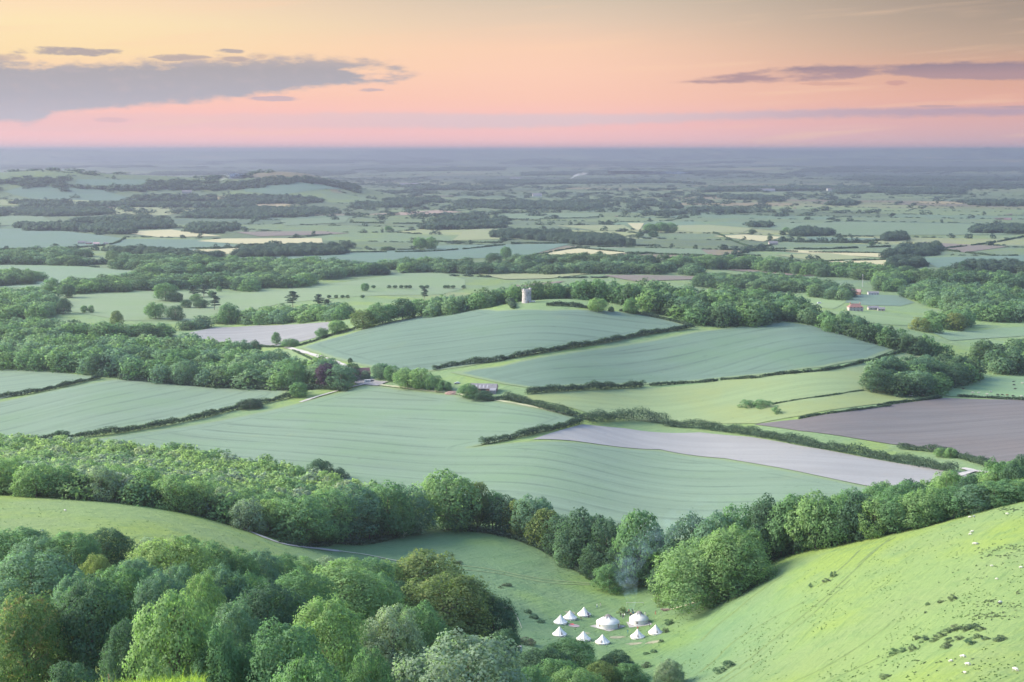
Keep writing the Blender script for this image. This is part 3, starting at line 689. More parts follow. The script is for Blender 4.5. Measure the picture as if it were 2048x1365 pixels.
LEAF_SOFT = {k: leaf_mat('woodland_' + k, c, soft=True) for k, c in dict(mid=(0.100, 0.190, 0.092), blue=(0.102, 0.182, 0.116), dark=(0.058, 0.110, 0.067), light=(0.145, 0.238, 0.105), olive=(0.110, 0.152, 0.062), pale=(0.156, 0.218, 0.163), far=(0.046, 0.080, 0.070)).items()}
WORD = {'mid': 'mid-green', 'blue': 'blue-green', 'dark': 'dark green', 'light': 'light green', 'bright': 'bright green', 'olive': 'olive', 'pale': 'pale grey-green', 'orange': 'orange-tinged', 'gold': 'yellow', 'purple': 'purple', 'white': 'white-flowered', 'cedar': 'blue-green', 'gorse': 'dark', 'hedge': 'green'}
bark = plain('bark', (0.12, 0.10, 0.085), 0.9, 0.3, 6.0)

NEAR, MIDT = {}, {}
for i, (k_, pf) in enumerate([('round0', 'round'), ('round1', 'round'), ('dome0', 'dome'), ('dome1', 'dome'), ('tall0', 'tall'), ('tall1', 'tall'), ('spread0', 'spread')]):
    NEAR[k_] = crown_data(k_, 100 + i, pf, 64, 330, 0.029, puff_r=(0.13, 0.24), core=0.16)
    MIDT[k_] = crown_data(k_, 200 + i, pf, 44, 135, 0.045, puff_r=(0.14, 0.26), core=0.14)
for dct, nm in ((NEAR, 'near'), (MIDT, 'mid')):
    for k_, (v, q, pc, pr, sn) in list(dct.items()):
        me = fast_mesh('crown', v, q, LEAF['mid'], normals=sn)
        # trunk and limbs reaching out to the clumps (unit: height 1, width 1; scaled with the crown)
        r = np.random.default_rng(len(v))
        sel = r.choice(len(pc), min(len(pc), 16 if nm == 'near' else 8), replace=False)
        parts = [tube((0, 0, -0.22), (0.01, 0.0, 0.30), 0.034, 0.024, 8, 4, (0.012, 0.008, 0)), tube((0.01, 0, 0.29), (-0.02, 0.02, 0.78), 0.024, 0.006, 6, 4, (0.02, -0.015, 0))]
        for s in sel:
            e = pc[s] * 0.9; z0 = min(max(0.08, e[2] * 0.5), 0.5)
            parts.append(tube((0, 0, z0), e, 0.012, 0.003, 5, 3, (0, 0, 0.03)))
        V_, F_ = join(parts)
        mt = bpy.data.meshes.new('trunk'); mt.from_pydata(V_, [], F_); mt.materials.append(bark)
        mt.polygons.foreach_set('use_smooth', np.ones(len(mt.polygons), bool))
        dct[k_] = (me, mt)

SHRUB = []
for i in range(4):
    v, q, pc, pr, sn = crown_data('shrub', 400 + i, 'dome', 16, 60, 0.075, puff_r=(0.13, 0.30), core=0.1)
    SHRUB.append(fast_mesh('shrub', v, q, LEAF['gorse'], normals=sn))

# cedars: flat tiers of needles on a bare trunk
def cedar_meshes(seed):
    r = np.random.default_rng(seed); C_, N_ = [], []; parts = [tube((0, 0, -0.05), (0.02, 0, 0.55), 0.03, 0.02, 7, 4), tube((0.02, 0, 0.54), (0, 0, 0.95), 0.02, 0.005, 6, 3)]
    for z, w in [(0.30, .42), (0.42, .50), (0.53, .40), (0.64, .46), (0.74, .33), (0.84, .28), (0.93, .17), (0.99, .08)]:
        for _ in range(r.integers(3, 5)):
            th = r.uniform(0, 6.28); L = w * r.uniform(0.5, 1.0); e = np.array([math.cos(th) * L, math.sin(th) * L, z + 0.02])
            parts.append(tube((0.01, 0, z - 0.06), e, 0.009, 0.003, 4, 2))
            for q in (0.45, 0.75, 1.0):
                k = 60; d = r.normal(size=(k, 3)) * np.array([0.07, 0.07, 0.014]); C_.append(e * np.array([q, q, 1]) + d); N_.append(unit(np.array([0, 0, 1.0]) + 0.4 * r.normal(size=(k, 3))))
    v, q = cards(np.concatenate(C_), np.concatenate(N_), 0.06, r)
    V_, F_ = join(parts); mt = bpy.data.meshes.new('trunk'); mt.from_pydata(V_, [], F_); mt.materials.append(bark)
    return fast_mesh('crown', v, q, LEAF['cedar']), mt
CEDAR = [cedar_meshes(5), cedar_meshes(6)]

TREES = []          # every single tree: root object, photo position, colour, group
def grow(x, y, h, w, colour, shape='round0', near=True, label=None, group=None, name='broadleaf_tree', cat='tree', lift=0.12, seed=None, meshes=None, squash=1.0):
    """plant one tree: an Empty at the foot of the trunk with trunk and crown below it"""
    z = float(H(x, y)); r = random.Random(int(x * 7 + y * 13) if seed is None else seed)
    root = link(name, None, None, (x, y, z - 0.1), r.uniform(0, 6.28))
    me, mt = meshes or (NEAR if near else MIDT)[shape]
    base = h * lift
    cr = link('crown', me, root); cr.location = (0, 0, base); cr.scale = (w, w * squash, h - base)
    cr.material_slots[0].link = 'OBJECT'; cr.material_slots[0].material = LEAF[colour]
    tk = link('trunk', mt, root); tk.location = (0, 0, base if meshes is None else 0.0); tk.scale = (w * 0.85, w * 0.85, h - base)
    if meshes is None and lift > 0.22: tk.location = (0, 0, base); tk.scale = (w * 0.8, w * 0.8, (h - base))
    root['category'] = cat
    if group: root['group'] = group
    if label: root['label'] = label
    px, py, dp = to_px(x, y, z + h * 0.62)
    TREES.append(dict(o=root, px=float(px), py=float(py), colour=colour, label=label, size=h / dp, name=name))
    return root
def grow_px(px, top, wpx, Y, colour, shape='round0', near=True, label=None, group=None, hmax=30, **kw):
    """tree whose tip stands on the sight line of (px, top) at Y metres out"""
    x, y, zt = at_y(px, top, Y); x, y, zt = float(x), float(y), float(zt)
    h = min(max(zt - float(H(x, y)), 2.0), hmax)
    return grow(x, y, h, wpx * Y / FPX, colour, shape, near, label, group, **kw)
# ------------------------------------------------------------------ single trees of the near woods and belts
def solve_y(px, top, hh, lo=150.0, hi=640.0):
    Ys = np.linspace(lo, hi, 246); x, y, z = at_y(px, np.full(len(Ys), float(top)), Ys)
    e = np.abs(z - H(x, Ys) - hh); return float(Ys[int(np.argmin(e))])
G_FRONT = 'trees of the wood in front of the meadow'
FRONT = [  # px, top row, crown width px, height m, colour, shape, label
 (28, 1060, 110, 11, 'mid', 'round0', 'mid-green tree against the meadow above the blue-green ash'), (75, 1076, 90, 12, 'blue', 'dome0', 'grey-green low tree left of the dark hawthorn and behind the blue-green ash'),
 (140, 1068, 92, 13, 'mid', 'tall1', 'mid-green tree directly left of the dark hawthorn'), (212, 1060, 84, 12, 'dark', 'dome1', 'dark hawthorn with near-black crown against the lit meadow'),
 (192, 1112, 50, 11, 'gold', 'round1', 'small yellow tree just below the dark hawthorn'), (335, 1080, 126, 16, 'bright', 'round0', 'bright lime-green maple-like tree, brightest crown in the wood'),
 (270, 1122, 78, 13, 'blue', 'round1', 'grey-green tree between the yellow tree and the bright lime-green one'), (415, 1086, 84, 14, 'mid', 'dome0', 'mid-green tree right beside the bright lime-green one'),
 (300, 1078, 60, 8, 'pale', 'dome1', 'pale low bushy tree peeping over the bright lime-green one'), (372, 1072, 50, 8, 'mid', 'dome0', 'small mid-green tree at the meadow edge behind the lime-green one'),
 (470, 1098, 78, 14, 'mid', 'tall0', 'mid-green tree second to the right of the lime-green one'), (520, 1104, 70, 14, 'blue', 'round1', 'blue-green tree in the middle of the meadow-side row'),
 (565, 1112, 72, 14, 'mid', 'dome1', 'mid-green rounded tree at the middle of the meadow-side row'), (610, 1116, 64, 12, 'light', 'dome0', 'light green low crown in the meadow-side row'),
 (652, 1116, 64, 12, 'pale', 'dome1', 'pale low crown in the meadow-side row behind the large light green tree'), (700, 1117, 70, 12, 'light', 'dome0', 'light green crown at the right end of the meadow-side row'),
 (745, 1119, 60, 12, 'mid', 'round1', 'mid-green crown beside the upper olive beech'), (775, 1121, 44, 11, 'bright', 'round0', 'small bright yellow-green crown touching the upper olive beech'),
 (60, 1112, 160, 18, 'blue', 'round1', 'broad blue-green ash filling the upper left of the wood'), (150, 1150, 80, 17, 'blue', 'round0', 'blue-green crown between the broad ash and the dark beech'),
 (238, 1136, 100, 16, 'mid', 'round0', 'rounded mid-green tree right of the dark beech top'), (315, 1152, 80, 16, 'blue', 'tall1', 'blue-green narrow tree behind the tall light green one'),
 (360, 1134, 70, 16, 'blue', 'round1', 'blue-green crown below the bright lime-green tree'), (435, 1134, 90, 17, 'blue', 'tall0', 'tall grey blue-green tree right of the tall light green one'),
 (405, 1152, 66, 18, 'light', 'tall1', 'light green narrow tree with ragged top behind the tall light green one'), (182, 1158, 140, 20, 'dark', 'tall0', 'tall dark green beech with drooping sides'),
 (490, 1150, 80, 16, 'mid', 'round0', 'mid-green tree left of the shaded dark green tree'), (535, 1172, 110, 17, 'dark', 'round1', 'shaded dark green tree in the centre of the wood'),
 (600, 1146, 100, 16, 'mid', 'tall1', 'mid-green tree directly left of the large light green one'), (682, 1130, 150, 19, 'light', 'round0', 'large light green ash with a broad rounded head'),
 (760, 1150, 70, 16, 'mid', 'dome1', 'mid-green tree in shade between the ash and the olive beeches'), (790, 1165, 60, 14, 'dark', 'round1', 'small dark tree in shade left of the large olive beech'),
 (854, 1102, 105, 17, 'olive', 'dome0', 'olive beech, the upper of the two at the wood end'), (890, 1154, 150, 22, 'olive', 'round0', 'large olive-yellow beech with a dark underside'),
 (985, 1197, 80, 19, 'dark', 'tall1', 'dark green tree at the right edge of the wood beside the camp field'), (1010, 1262, 56, 14, 'dark', 'round0', 'low dark tree under the one at the right edge'),
 (352, 1184, 135, 21, 'light', 'tall0', 'tall light green tree standing out in the front of the wood'), (45, 1196, 125, 18, 'orange', 'round1', 'orange-tinged maple at the left border of the picture'),
 (470, 1210, 90, 18, 'blue', 'tall1', 'shaded blue-green tree right of the tall light green one'), (655, 1203, 120, 20, 'light', 'tall1', 'light green tree with frayed top in front of the large ash'),
 (785, 1214, 110, 19, 'pale', 'tall0', 'grey-green tree left of the large olive beech'), (842, 1212, 80, 18, 'mid', 'tall1', 'green tree leaning on the large olive beech'),
 (560, 1256, 150, 18, 'mid', 'round1', 'wide mid-green tree in the lower middle of the wood'), (740, 1300, 80, 17, 'mid', 'tall0', 'small mid-green tree left of the pale willow'),
 (440, 1262, 90, 16, 'mid', 'dome0', 'mid-green tree in front of the shaded blue-green one'), (255, 1245, 90, 15, 'dark', 'dome1', 'dark low tree at the foot of the tall dark beech'),
 (930, 1283, 215, 21, 'pale', 'round1', 'pale silvery willow with a huge rounded crown'), (620, 1320, 130, 17, 'mid', 'round0', 'mid-green tree half cut by the bottom border'),
 (270, 1336, 64, 7, 'bright', 'dome0', 'small bright green bushy tree behind the long grass'), (345, 1344, 90, 7, 'light', 'dome1', 'second small light green bushy tree behind the long grass'),
 (235, 1330, 40, 8, 'blue', 'round0', 'small blue-green bush behind the long grass'), (140, 1330, 100, 12, 'dark', 'dome1', 'dark bushy tree in deep shade behind the long grass'),
 (1085, 1300, 90, 12, 'dark', 'round0', 'dark rounded tree right of the pale willow'), (1140, 1282, 84, 12, 'mid', 'round1', 'grey-green tree nearest the bell tents in the lower thicket'),
 (1110, 1320, 90, 12, 'mid', 'dome0', 'green tree in the middle of the lower thicket'), (1234, 1304, 58, 9, 'dark', 'dome1', 'small dark tree at the right of the lower thicket'),
 (1205, 1326, 56, 9, 'olive', 'round0', 'small olive-yellow tree in the lower thicket'), (1255, 1328, 62, 9, 'mid', 'dome0', 'small round green tree at the right end of the lower thicket'),
 (1150, 1342, 90, 11, 'light', 'round1', 'light green tree at the bottom of the lower thicket'), (1060, 1338, 70, 11, 'mid', 'tall1', 'mid-green tree at the bottom beside the willow'),
 (1340, 1320, 46, 8, 'pale', 'tall0', 'single pale sapling at the foot of the sheep slope')]
for px, top, wp, hh, c_, s_, lb in FRONT:
    Y_ = solve_y(px, top, hh)
    if s_ == 'tall1': s_ = 'round1'
    grow_px(px, top, wp * 1.2, Y_, c_, s_, Y_ < 470, lb, G_FRONT)

G_SLOPE = 'trees of the belt behind the sheep slope'
G_BELT = 'trees of the belt behind the camp'
def belt(px, top, base, wp, c_, s_, lb=None, group=None, back=3.0, near=False, **kw):
    x, y, z = hit1(px, base)
    if group == G_SLOPE or group == G_BELT: wp *= 1.14
    if group == G_SLOPE and px > 1660: top += 12
    grow_px(px, top, wp, y + back, c_, s_, near, lb, group, **kw)
for a in [(600, 992, 1088, 100, 'mid', 'dome0'), (655, 985, 1086, 90, 'mid', 'round1'), (698, 972, 1083, 100, 'blue', 'round0'), (738, 985, 1080, 50, 'dark', 'tall0'), (775, 966, 1077, 82, 'mid', 'tall1'), (822, 978, 1070, 74, 'blue', 'round1'),
          (893, 944, 1062, 104, 'light', 'round0'), (918, 990, 1062, 60, 'blue', 'round1'), (956, 966, 1059, 50, 'olive', 'tall0'), (985, 984, 1061, 44, 'mid', 'tall1'), (1008, 993, 1068, 62, 'dark', 'round0'), (1036, 1004, 1076, 52, 'gold', 'round1'),
          (1066, 991, 1084, 66, 'blue', 'round0'), (1092, 1020, 1098, 60, 'olive', 'tall0'), (1122, 1034, 1116, 66, 'dark', 'round1'), (1170, 1020, 1138, 84, 'dark', 'round0'), (1146, 1058, 1136, 58, 'blue', 'dome0'), (1214, 1042, 1156, 74, 'dark', 'round1'),
          (1280, 1019, 1172, 84, 'mid', 'tall0'), (1324, 1058, 1166, 50, 'blue', 'round0'), (1196, 1085, 1158, 60, 'dark', 'dome1'), (1246, 1092, 1172, 66, 'dark', 'dome0'), (1220, 1130, 1186, 50, 'mid', 'dome1'), (1326, 1128, 1192, 44, 'dark', 'dome0'), (1290, 1120, 1176, 44, 'mid', 'dome1')]:
    belt(*a, None, G_BELT)
G_SLOPE = 'trees of the belt behind the sheep slope'
belt(1408, 1082, 1211, 148, 'light', 'dome0', 'huge round light green tree beside the camp, left half of the pair', G_SLOPE, 2, True)
belt(1466, 1057, 1190, 118, 'light', 'round0', 'huge round tree beside the camp, right and taller of the pair', G_SLOPE, 4, True)
for a in [(1386, 1034, 1182, 86, 'dark', 'round1'), (1440, 1024, 1172, 84, 'blue', 'round0'), (1478, 1016, 1152, 88, 'mid', 'round1'), (1516, 1050, 1148, 50, 'dark', 'tall0'), (1540, 996, 1128, 80, 'dark', 'tall1'), (1590, 992, 1114, 82, 'mid', 'tall0'),
          (1634, 986, 1106, 76, 'light', 'round0'), (1676, 984, 1097, 72, 'mid', 'tall1'), (1722, 976, 1086, 72, 'dark', 'tall0'), (1752, 986, 1082, 60, 'light', 'round1'), (1795, 978, 1071, 68, 'mid', 'round0'), (1834, 974, 1062, 70, 'light', 'tall1'),
          (1872, 980, 1052, 56, 'mid', 'round1'), (1908, 964, 1042, 72, 'mid', 'round0'), (1950, 960, 1031, 70, 'blue', 'tall0'), (1990, 953, 1020, 68, 'mid', 'round1'), (2030, 948, 1009, 74, 'mid', 'round0'), (1862, 962, 1055, 60, 'light', 'round0'),
          (2075, 946, 1000, 74, 'light', 'round1'), (1655, 1000, 1100, 60, 'dark', 'round1'), (1566, 1010, 1120, 60, 'mid', 'round1'), (1610, 1004, 1110, 50, 'dark', 'tall0'), (1700, 992, 1090, 56, 'mid', 'round0'), (1775, 990, 1075, 50, 'dark', 'round1')]:
    belt(*a, None, G_SLOPE, 10)
# single trees and bushes out in the fields
for px, top, base, wp, c_, s_, lb in [
 (350, 888, 912, 42, 'mid', 'dome0', 'lone bushy tree standing in the large wheat field edge above the plantation'), (640, 919, 957, 44, 'dark', 'round0', 'dark lone tree at the plantation edge, tall part of a pair'), (672, 936, 958, 40, 'dark', 'dome1', 'lower half of the dark pair at the plantation edge'),
 (500, 798, 817, 44, 'hedge', 'dome0', 'round dark bush swelling out of the long hedge'), (597, 766, 795, 34, 'mid', 'round1', 'tree at the farm end of the long hedge'), (122, 861, 880, 32, 'dark', 'dome1', 'round dark bush on the long hedge near its left end'),
 (652, 726, 776, 40, 'purple', 'round0', 'purple copper beech in front of the farmhouse wood'), (682, 733, 778, 56, 'blue', 'round1', 'blue-green tree right of the purple copper beech'), (704, 727, 762, 34, 'dark', 'tall0', 'dark tree hiding the farmhouse end'),
 (762, 726, 758, 36, 'blue', 'round0', 'first tree right of the farmhouse beside the track'), (784, 732, 762, 32, 'mid', 'round1', 'second tree right of the farmhouse beside the track'), (815, 736, 776, 48, 'light', 'round0', 'light green tree in the clump between farmhouse and barn'),
 (842, 738, 778, 44, 'light', 'round1', 'taller light green tree in the clump between farmhouse and barn'), (868, 750, 780, 36, 'mid', 'dome0', 'mid-green tree at the barn end of the clump'), (888, 762, 783, 28, 'mid', 'dome1', 'low tree between the clump and the earth mound'),
 (936, 768, 796, 36, 'mid', 'round0', 'tree directly in front of the barn'), (962, 782, 800, 42, 'dark', 'dome0', 'dark bush right below the barn'), (730, 742, 760, 18, 'pale', 'round1', 'small pale tree beside the farmhouse roof'), (700, 716, 726, 9, 'dark', 'tall0', 'tiny upright tree at the wheat corner above the farmhouse'),
 (310, 605, 638, 38, 'mid', 'round0', 'larger of two lone trees in the park'), (350, 612, 641, 34, 'dark', 'round1', 'smaller dark one of two lone trees in the park'), (330, 566, 602, 42, 'mid', 'spread0', 'spreading park tree above the two lone trees'), (350, 585, 604, 28, 'dark', 'dome0', 'low dark tree beside the spreading park tree'),
 (372, 599, 616, 20, 'dark', 'dome1', 'small dark park tree left of the cedar'), (402, 599, 616, 26, 'dark', 'dome0', 'small dark park tree next to the cedar'), (393, 588, 604, 22, 'mid', 'round1', 'small green park tree under the pair of cedars'), (422, 581, 595, 11, 'mid', 'round0', 'tiny park tree above the lone cedar'), (438, 573, 583, 10, 'mid', 'round1', 'tiny park tree right above the lone cedar'),
 (135, 567, 596, 28, 'dark', 'round0', 'dark tall tree at the left park edge, upper'), (127, 597, 628, 28, 'dark', 'tall0', 'dark tall tree at the left park edge, lower'), (102, 557, 586, 32, 'mid', 'tall1', 'conical tree by the left park edge'), (76, 543, 562, 32, 'mid', 'dome0', 'domed tree alone on the far left meadow'),
 (168, 611, 626, 13, 'mid', 'round0', 'left of two small trees with bare stems in the park'), (182, 611, 626, 11, 'mid', 'round1', 'right of two small trees with bare stems in the park'), (232, 622, 654, 24, 'olive', 'tall0', 'narrow tree rising from the park edge wood'), (458, 607, 648, 40, 'mid', 'tall1', 'tall brownish green tree at the left end of the chalk field'),
 (552, 665, 690, 17, 'mid', 'tall0', 'thin tree standing in the chalk field edge'), (509, 681, 708, 22, 'dark', 'tall1', 'dark upright tree below the chalk field'), (580, 678, 694, 34, 'mid', 'dome0', 'bushes at the right tip of the chalk field'), (643, 656, 676, 25, 'mid', 'dome1', 'round tree right of the chalk field'), (674, 640, 668, 34, 'light', 'round0', 'light tree right of the chalk field'),
 (726, 621, 658, 46, 'olive', 'round1', 'olive tree on the left rim of the tower field'), (764, 606, 648, 56, 'mid', 'round0', 'big tree on the left rim of the tower field'), (805, 597, 640, 44, 'dark', 'dome0', 'dark tree on the left rim of the tower field'), (843, 599, 633, 70, 'mid', 'dome1', 'wide dome-shaped tree on the left rim of the tower field'),
 (1196, 596, 624, 34, 'light', 'round0', 'light green tree on the mound right of the tower'), (1262, 597, 628, 28, 'mid', 'round1', 'second tree on the mound right of the tower'), (1222, 613, 624, 11, 'dark', 'dome0', 'small dark bush between the two trees on the mound'),
 (840, 471, 499, 24, 'mid', 'round0', 'left of two big trees alone in the far teal field'), (862, 472, 499, 24, 'mid', 'round1', 'right of two big trees alone in the far teal field'), (777, 452, 462, 13, 'mid', 'dome0', 'small tree alone on the far flat meadow'), (776, 493, 501, 26, 'dark', 'dome1', 'low dark bush below the two far big trees'), (1200, 502, 513, 10, 'dark', 'spread0', 'single tree standing in the pale straw triangle'),
 (1012, 492, 520, 20, 'mid', 'round0', 'tall tree left above the straw triangle'), (988, 506, 524, 30, 'dark', 'dome0', 'dark tree in the hedge left of the straw triangle'), (1307, 463, 475, 19, 'dark', 'round1', 'dark round tree by the far straw strips'), (1281, 465, 474, 11, 'dark', 'round0', 'small tree left of the dark round one by the far straw strips'), (1300, 447, 466, 26, 'mid', 'round0', 'left tree of the far clump beside the straw strips'),
 (1322, 444, 466, 28, 'mid', 'tall1', 'middle tree of the far clump beside the straw strips'), (1342, 446, 466, 22, 'mid', 'round1', 'right tree of the far clump beside the straw strips'), (1505, 459, 468, 14, 'dark', 'round0', 'small tree on the far lime-green field'), (1540, 471, 481, 10, 'dark', 'tall0', 'small tree at the end of the far straw field'), (1573, 455, 465, 13, 'mid', 'round1', 'small tree left of the far round copse'),
 (1744, 483, 492, 11, 'dark', 'round0', 'single small tree in the far right green field'), (1926, 523, 544, 18, 'dark', 'round1', 'dark tree at the left end of the far right hedge'), (730, 566, 583, 15, 'mid', 'round0', 'largest of the row of young park trees'), (1882, 896, 914, 22, 'light', 'dome0', 'light green bush on the hedge beside the ploughed field'), (1902, 896, 916, 24, 'light', 'dome1', 'right one of the light green bushes beside the ploughed field')]:
    belt(px, top, base, wp, c_, s_, lb, None, 0.0, hmax=24)
ys_ = ['first', 'second', 'third', 'fourth', 'fifth', 'sixth', 'seventh', 'eighth', 'ninth', 'tenth', 'eleventh', 'twelfth', 'thirteenth', 'fourteenth', 'fifteenth', 'sixteenth', 'seventeenth', 'eighteenth', 'nineteenth', 'twentieth'] + [a + b for a in ('twenty-', 'thirty-', 'forty-') for b in ('first', 'second', 'third', 'fourth', 'fifth', 'sixth', 'seventh', 'eighth', 'ninth')]
for i, px in enumerate([747, 778, 790, 802, 812, 820, 843, 854, 890, 897, 906, 927]):
    belt(px, 570.5, 578, 8.5, 'dark', 'round%d' % (i % 2), ys_[i] + ' small round tree from the left in the upper park row', 'young round trees in the park', 0.0, name='young_tree', lift=0.3)
for i, px in enumerate([658, 672, 685, 695, 725]):
    belt(px, 590, 598, 8, 'dark', 'round%d' % (i % 2), ys_[i] + ' small round tree from the left in the lower park row', 'young round trees in the park', 0.0, name='young_tree', lift=0.3)
for i, (px, top, base, wp, lb) in enumerate([(428, 586, 621, 26, 'lone cedar with flat tiers beside the park trees'), (386, 572, 596, 26, 'left cedar of the pair in the park'), (407, 570, 594, 26, 'right cedar of the pair in the park'), (585, 584, 614, 30, 'tall ragged cedar left of the garden wood'),
                                              (637, 590, 618, 26, 'broad cedar in the garden wood'), (655, 600, 620, 26, 'low cedar right of the broad one in the garden wood'), (848, 574, 600, 18, 'narrow cedar in the park left of the tower')]):
    belt(px, top, base, wp, 'cedar', None, lb, 'cedars in the park', 0.0, meshes=CEDAR[i % 2], name='cedar_tree', lift=0.0)

# ------------------------------------------------------------------ woods: planted over their footprints, biggest ones single, the rest as woodland
def foot(txt):
    out = []
    for t_ in txt.split():
        if '@' in t_:
            a, b_ = t_.split('@'); out.append(((float(a) - 1024) / FPX * float(b_), float(b_)))
        else:
            a, b_ = t_.split(','); x, y, z = hit1(float(a), float(b_)); out.append((x, y))
    return out
WOODS = [  # footprint, spacing, height, colours, description
 ("-40,990 100,996 220,1007 330,1020 440,1046 520,1072 590,1088 660,1084 720@625 800@640 780@690 700@740 560@800 400@850 250@880 100@885 -100@890", 9.5, 11.5, 'light light pale bright light pale mid light', 'plantation above the chalk path', 1.15),
 ("1560@560 1700@556 1850@545 2100@515 2100@545 1900@570 1700@595 1560@590", 11, 14, 'mid light dark mid', 'belt behind the sheep slope', 0.9),
 ("-30,737 100,744 200,753 300,766 420,773 560,778 640,776 720,763 640,752 560,745 520,738 480,722 400,708 250,706 130,702 -30,700", 15.5, 16.5, 'blue mid dark blue mid blue', 'wood left of the farm', 1.0),
 ("-30,692 68,684 222,675 284,677 375,669 430,653 513,650 650,643 700,640 690,630 560,634 440,645 370,660 300,665 220,660 150,662 -30,655", 15, 12.5, 'blue mid dark mid blue', 'wood along the park edge', 1.05),
 ("860@1375 1010@1385 1100@1398 1190@1398 1190@1450 860@1440", 13, 15, 'mid dark blue', 'wood behind the tower', 1.0),
 ("1190@1402 1260@1372 1330@1342 1400@1308 1470@1305 1560@1312 1600@1330 1600@1480 1450@1530 1300@1550 1190@1510", 15, 17, 'mid dark blue dark mid', 'knoll wood right of the tower', 1.05),
 ("1570@1335 1640@1302 1720@1268 1800@1252 1900@1235 1940@1240 1940@1262 1800@1285 1650@1350 1590@1370", 11, 14, 'dark mid blue', 'tree belt along the upper wheat field', 1.0),
 ("1737,776 1760,791 1810,796 1880,793 1900,785 1960,754 2100,742 2100,700 2000,708 1940,728 1880,745 1740,757", 13.5, 15, 'mid dark dark blue', 'copse beside the cow pasture', 1.05),
 ("1838,663 1870,666 1930,660 1935,647 1860,648", 13, 14, 'olive mid', 'copse below the red-roofed house', 1.0),
 ("1804,592 1830,602 1860,612 1950,642 2100,648 2100,605 1950,592 1850,582", 16, 17, 'dark blue mid', 'wood at the right beyond the house', 1.1),
 ("1395,577 1500,583 1590,590 1690,602 1700,588 1620,572 1520,564 1400,564", 15, 14, 'dark blue mid dark', 'wood between knoll and straw fields', 1.1),
 ("1760,582 1800,585 1810,560 1760,560", 15, 15, 'dark mid', 'trees beside the red-brick barn', 1.1),
 ("1290,536 1348,537 1500,541 1640,553 1760,562 1950,574 2100,580 2100,566 1900,558 1760,548 1640,541 1500,531 1290,529", 17, 16, 'dark dark mid', 'long belt in front of the straw fields', 1.15),
 ("880,546 1150,548 1400,553 1400,545 1150,539 880,537", 17, 14, 'dark dark blue', 'far belt behind the knoll', 1.2), ("920,531 1060,531 1130,528 1290,532 1290,526 1140,522 920,523", 17, 14, 'dark dark blue', 'far belt behind the knoll', 1.2),
 ("235,577 330,584 470,577 490,589 640,570 700,554 800,547 880,544 880,531 700,535 560,534 400,531 300,546 235,572", 18, 15, 'dark blue dark mid', 'great wood beyond the park', 1.15),
 ("-30,529 130,531 290,542 420,541 420,526 290,523 130,509 -30,512", 18, 14, 'dark blue dark', 'wood at the far left', 1.15), ("-30,600 60,596 110,604 90,640 -30,640", 16, 14, 'mid blue dark', 'wood at the left park end', 1.1),
 ("120,590 250,585 245,572 130,575", 15, 14, 'mid dark', 'copse on the park edge', 1.1), ("-30,575 60,570 60,556 -30,556", 15, 14, 'mid dark', 'copse on the park edge', 1.1)]
FARWOODS = """219,506 300,516 440,521 440,513 300,506 219,501|843,459 880,461 1010,456 1013,441 900,439 845,451|985,476 1080,481 1170,491 1240,491 1240,479 1100,467 1000,466|905,411 1000,419 1180,421 1200,413 1050,405 920,403
470,516 600,513 745,504 745,492 620,498 490,501|1585,474 1660,473 1655,463 1600,461|1767,483 1808,481 1806,472 1772,474|1772,519 1870,509 1875,494 1800,500|1785,538 1838,536 1835,524 1790,526|1673,388 1920,389 1920,380 1680,379
1917,412 2060,413 2060,404 1920,404|1946,467 2060,469 2060,455 1950,458|1917,544 2060,549 2060,534 1930,532|700,419 860,413 890,406 880,401 720,405|-30,390 0,384 60,374 150,377 290,384 290,375 150,371 140,358 60,358 -30,364|425,382 540,374 580,366 650,370 715,386 715,374 640,360 560,358 430,372
290,380 430,380 430,365 294,365|280,402 430,404 430,393 280,393|440,410 630,408 640,399 460,393|17,417 140,414 140,403 25,405|157,415 500,416 500,409 160,407|370,437 560,438 660,430 670,421 500,419 380,427|-30,430 100,434 218,430 218,421 100,419 -30,422
195,462 340,458 340,447 200,449|374,468 470,470 470,453 380,453|-30,460 160,464 270,472 270,465 150,455 -30,450|140,450 300,442 300,437 150,443|620,512 700,509 745,506 745,498 620,505|1130,487 1240,493 1270,488 1180,478|1500,452 1512,458 1540,455 1530,450
1260,417 1360,418 1355,411 1270,410|960,371 1340,366 1440,372 1300,362 980,362|1400,385 1700,381 1690,376 1420,378|820,382 1000,380 1000,375 830,376|1690,362 2060,362 2060,356 1700,355|1050,352 1500,348 1500,344 1060,346|1600,345 2060,342 2060,335 1620,337|700,345 1000,341 1000,336 720,339|-30,340 300,336 300,331 -30,333
300,351 700,349 700,345 320,345|1000,330 1500,328 1500,323 1020,324|400,330 900,326 900,321 420,323|1750,372 1900,374 2060,372 2060,367 1760,366|1380,425 1480,427 1480,421 1390,420|1450,399 1540,402 1560,397 1460,394|1650,412 1700,412 1716,407 1680,405""".replace('\n', '|').split('|')
cand = []
rw = np.random.default_rng(11)
def fill_wood(poly, s):
    a = np.array(poly); xs = np.arange(a[:, 0].min(), a[:, 0].max() + s, s); ys = np.arange(a[:, 1].min(), a[:, 1].max() + s, s * 0.87)
    g = np.array([(x + (j % 2) * s / 2 + rw.uniform(-.28, .28) * s, y + rw.uniform(-.28, .28) * s) for j, y in enumerate(ys) for x in xs])
    return g[inside(g, poly)] if len(g) else g
for txt, s, hh, cols_, nm, wf in WOODS:
    pts = fill_wood(foot(txt), s); cols_ = cols_.split()
    for x, y in pts:
        if math.hypot(x, y) > 1240 and float(value_noise(np.array(x), np.array(y), 62.0)) > 0.66: continue
        cand.append((x, y, hh * rw.uniform(0.78, 1.2), s * 1.22 * wf * rw.uniform(0.85, 1.2), cols_[rw.integers(len(cols_))], nm))
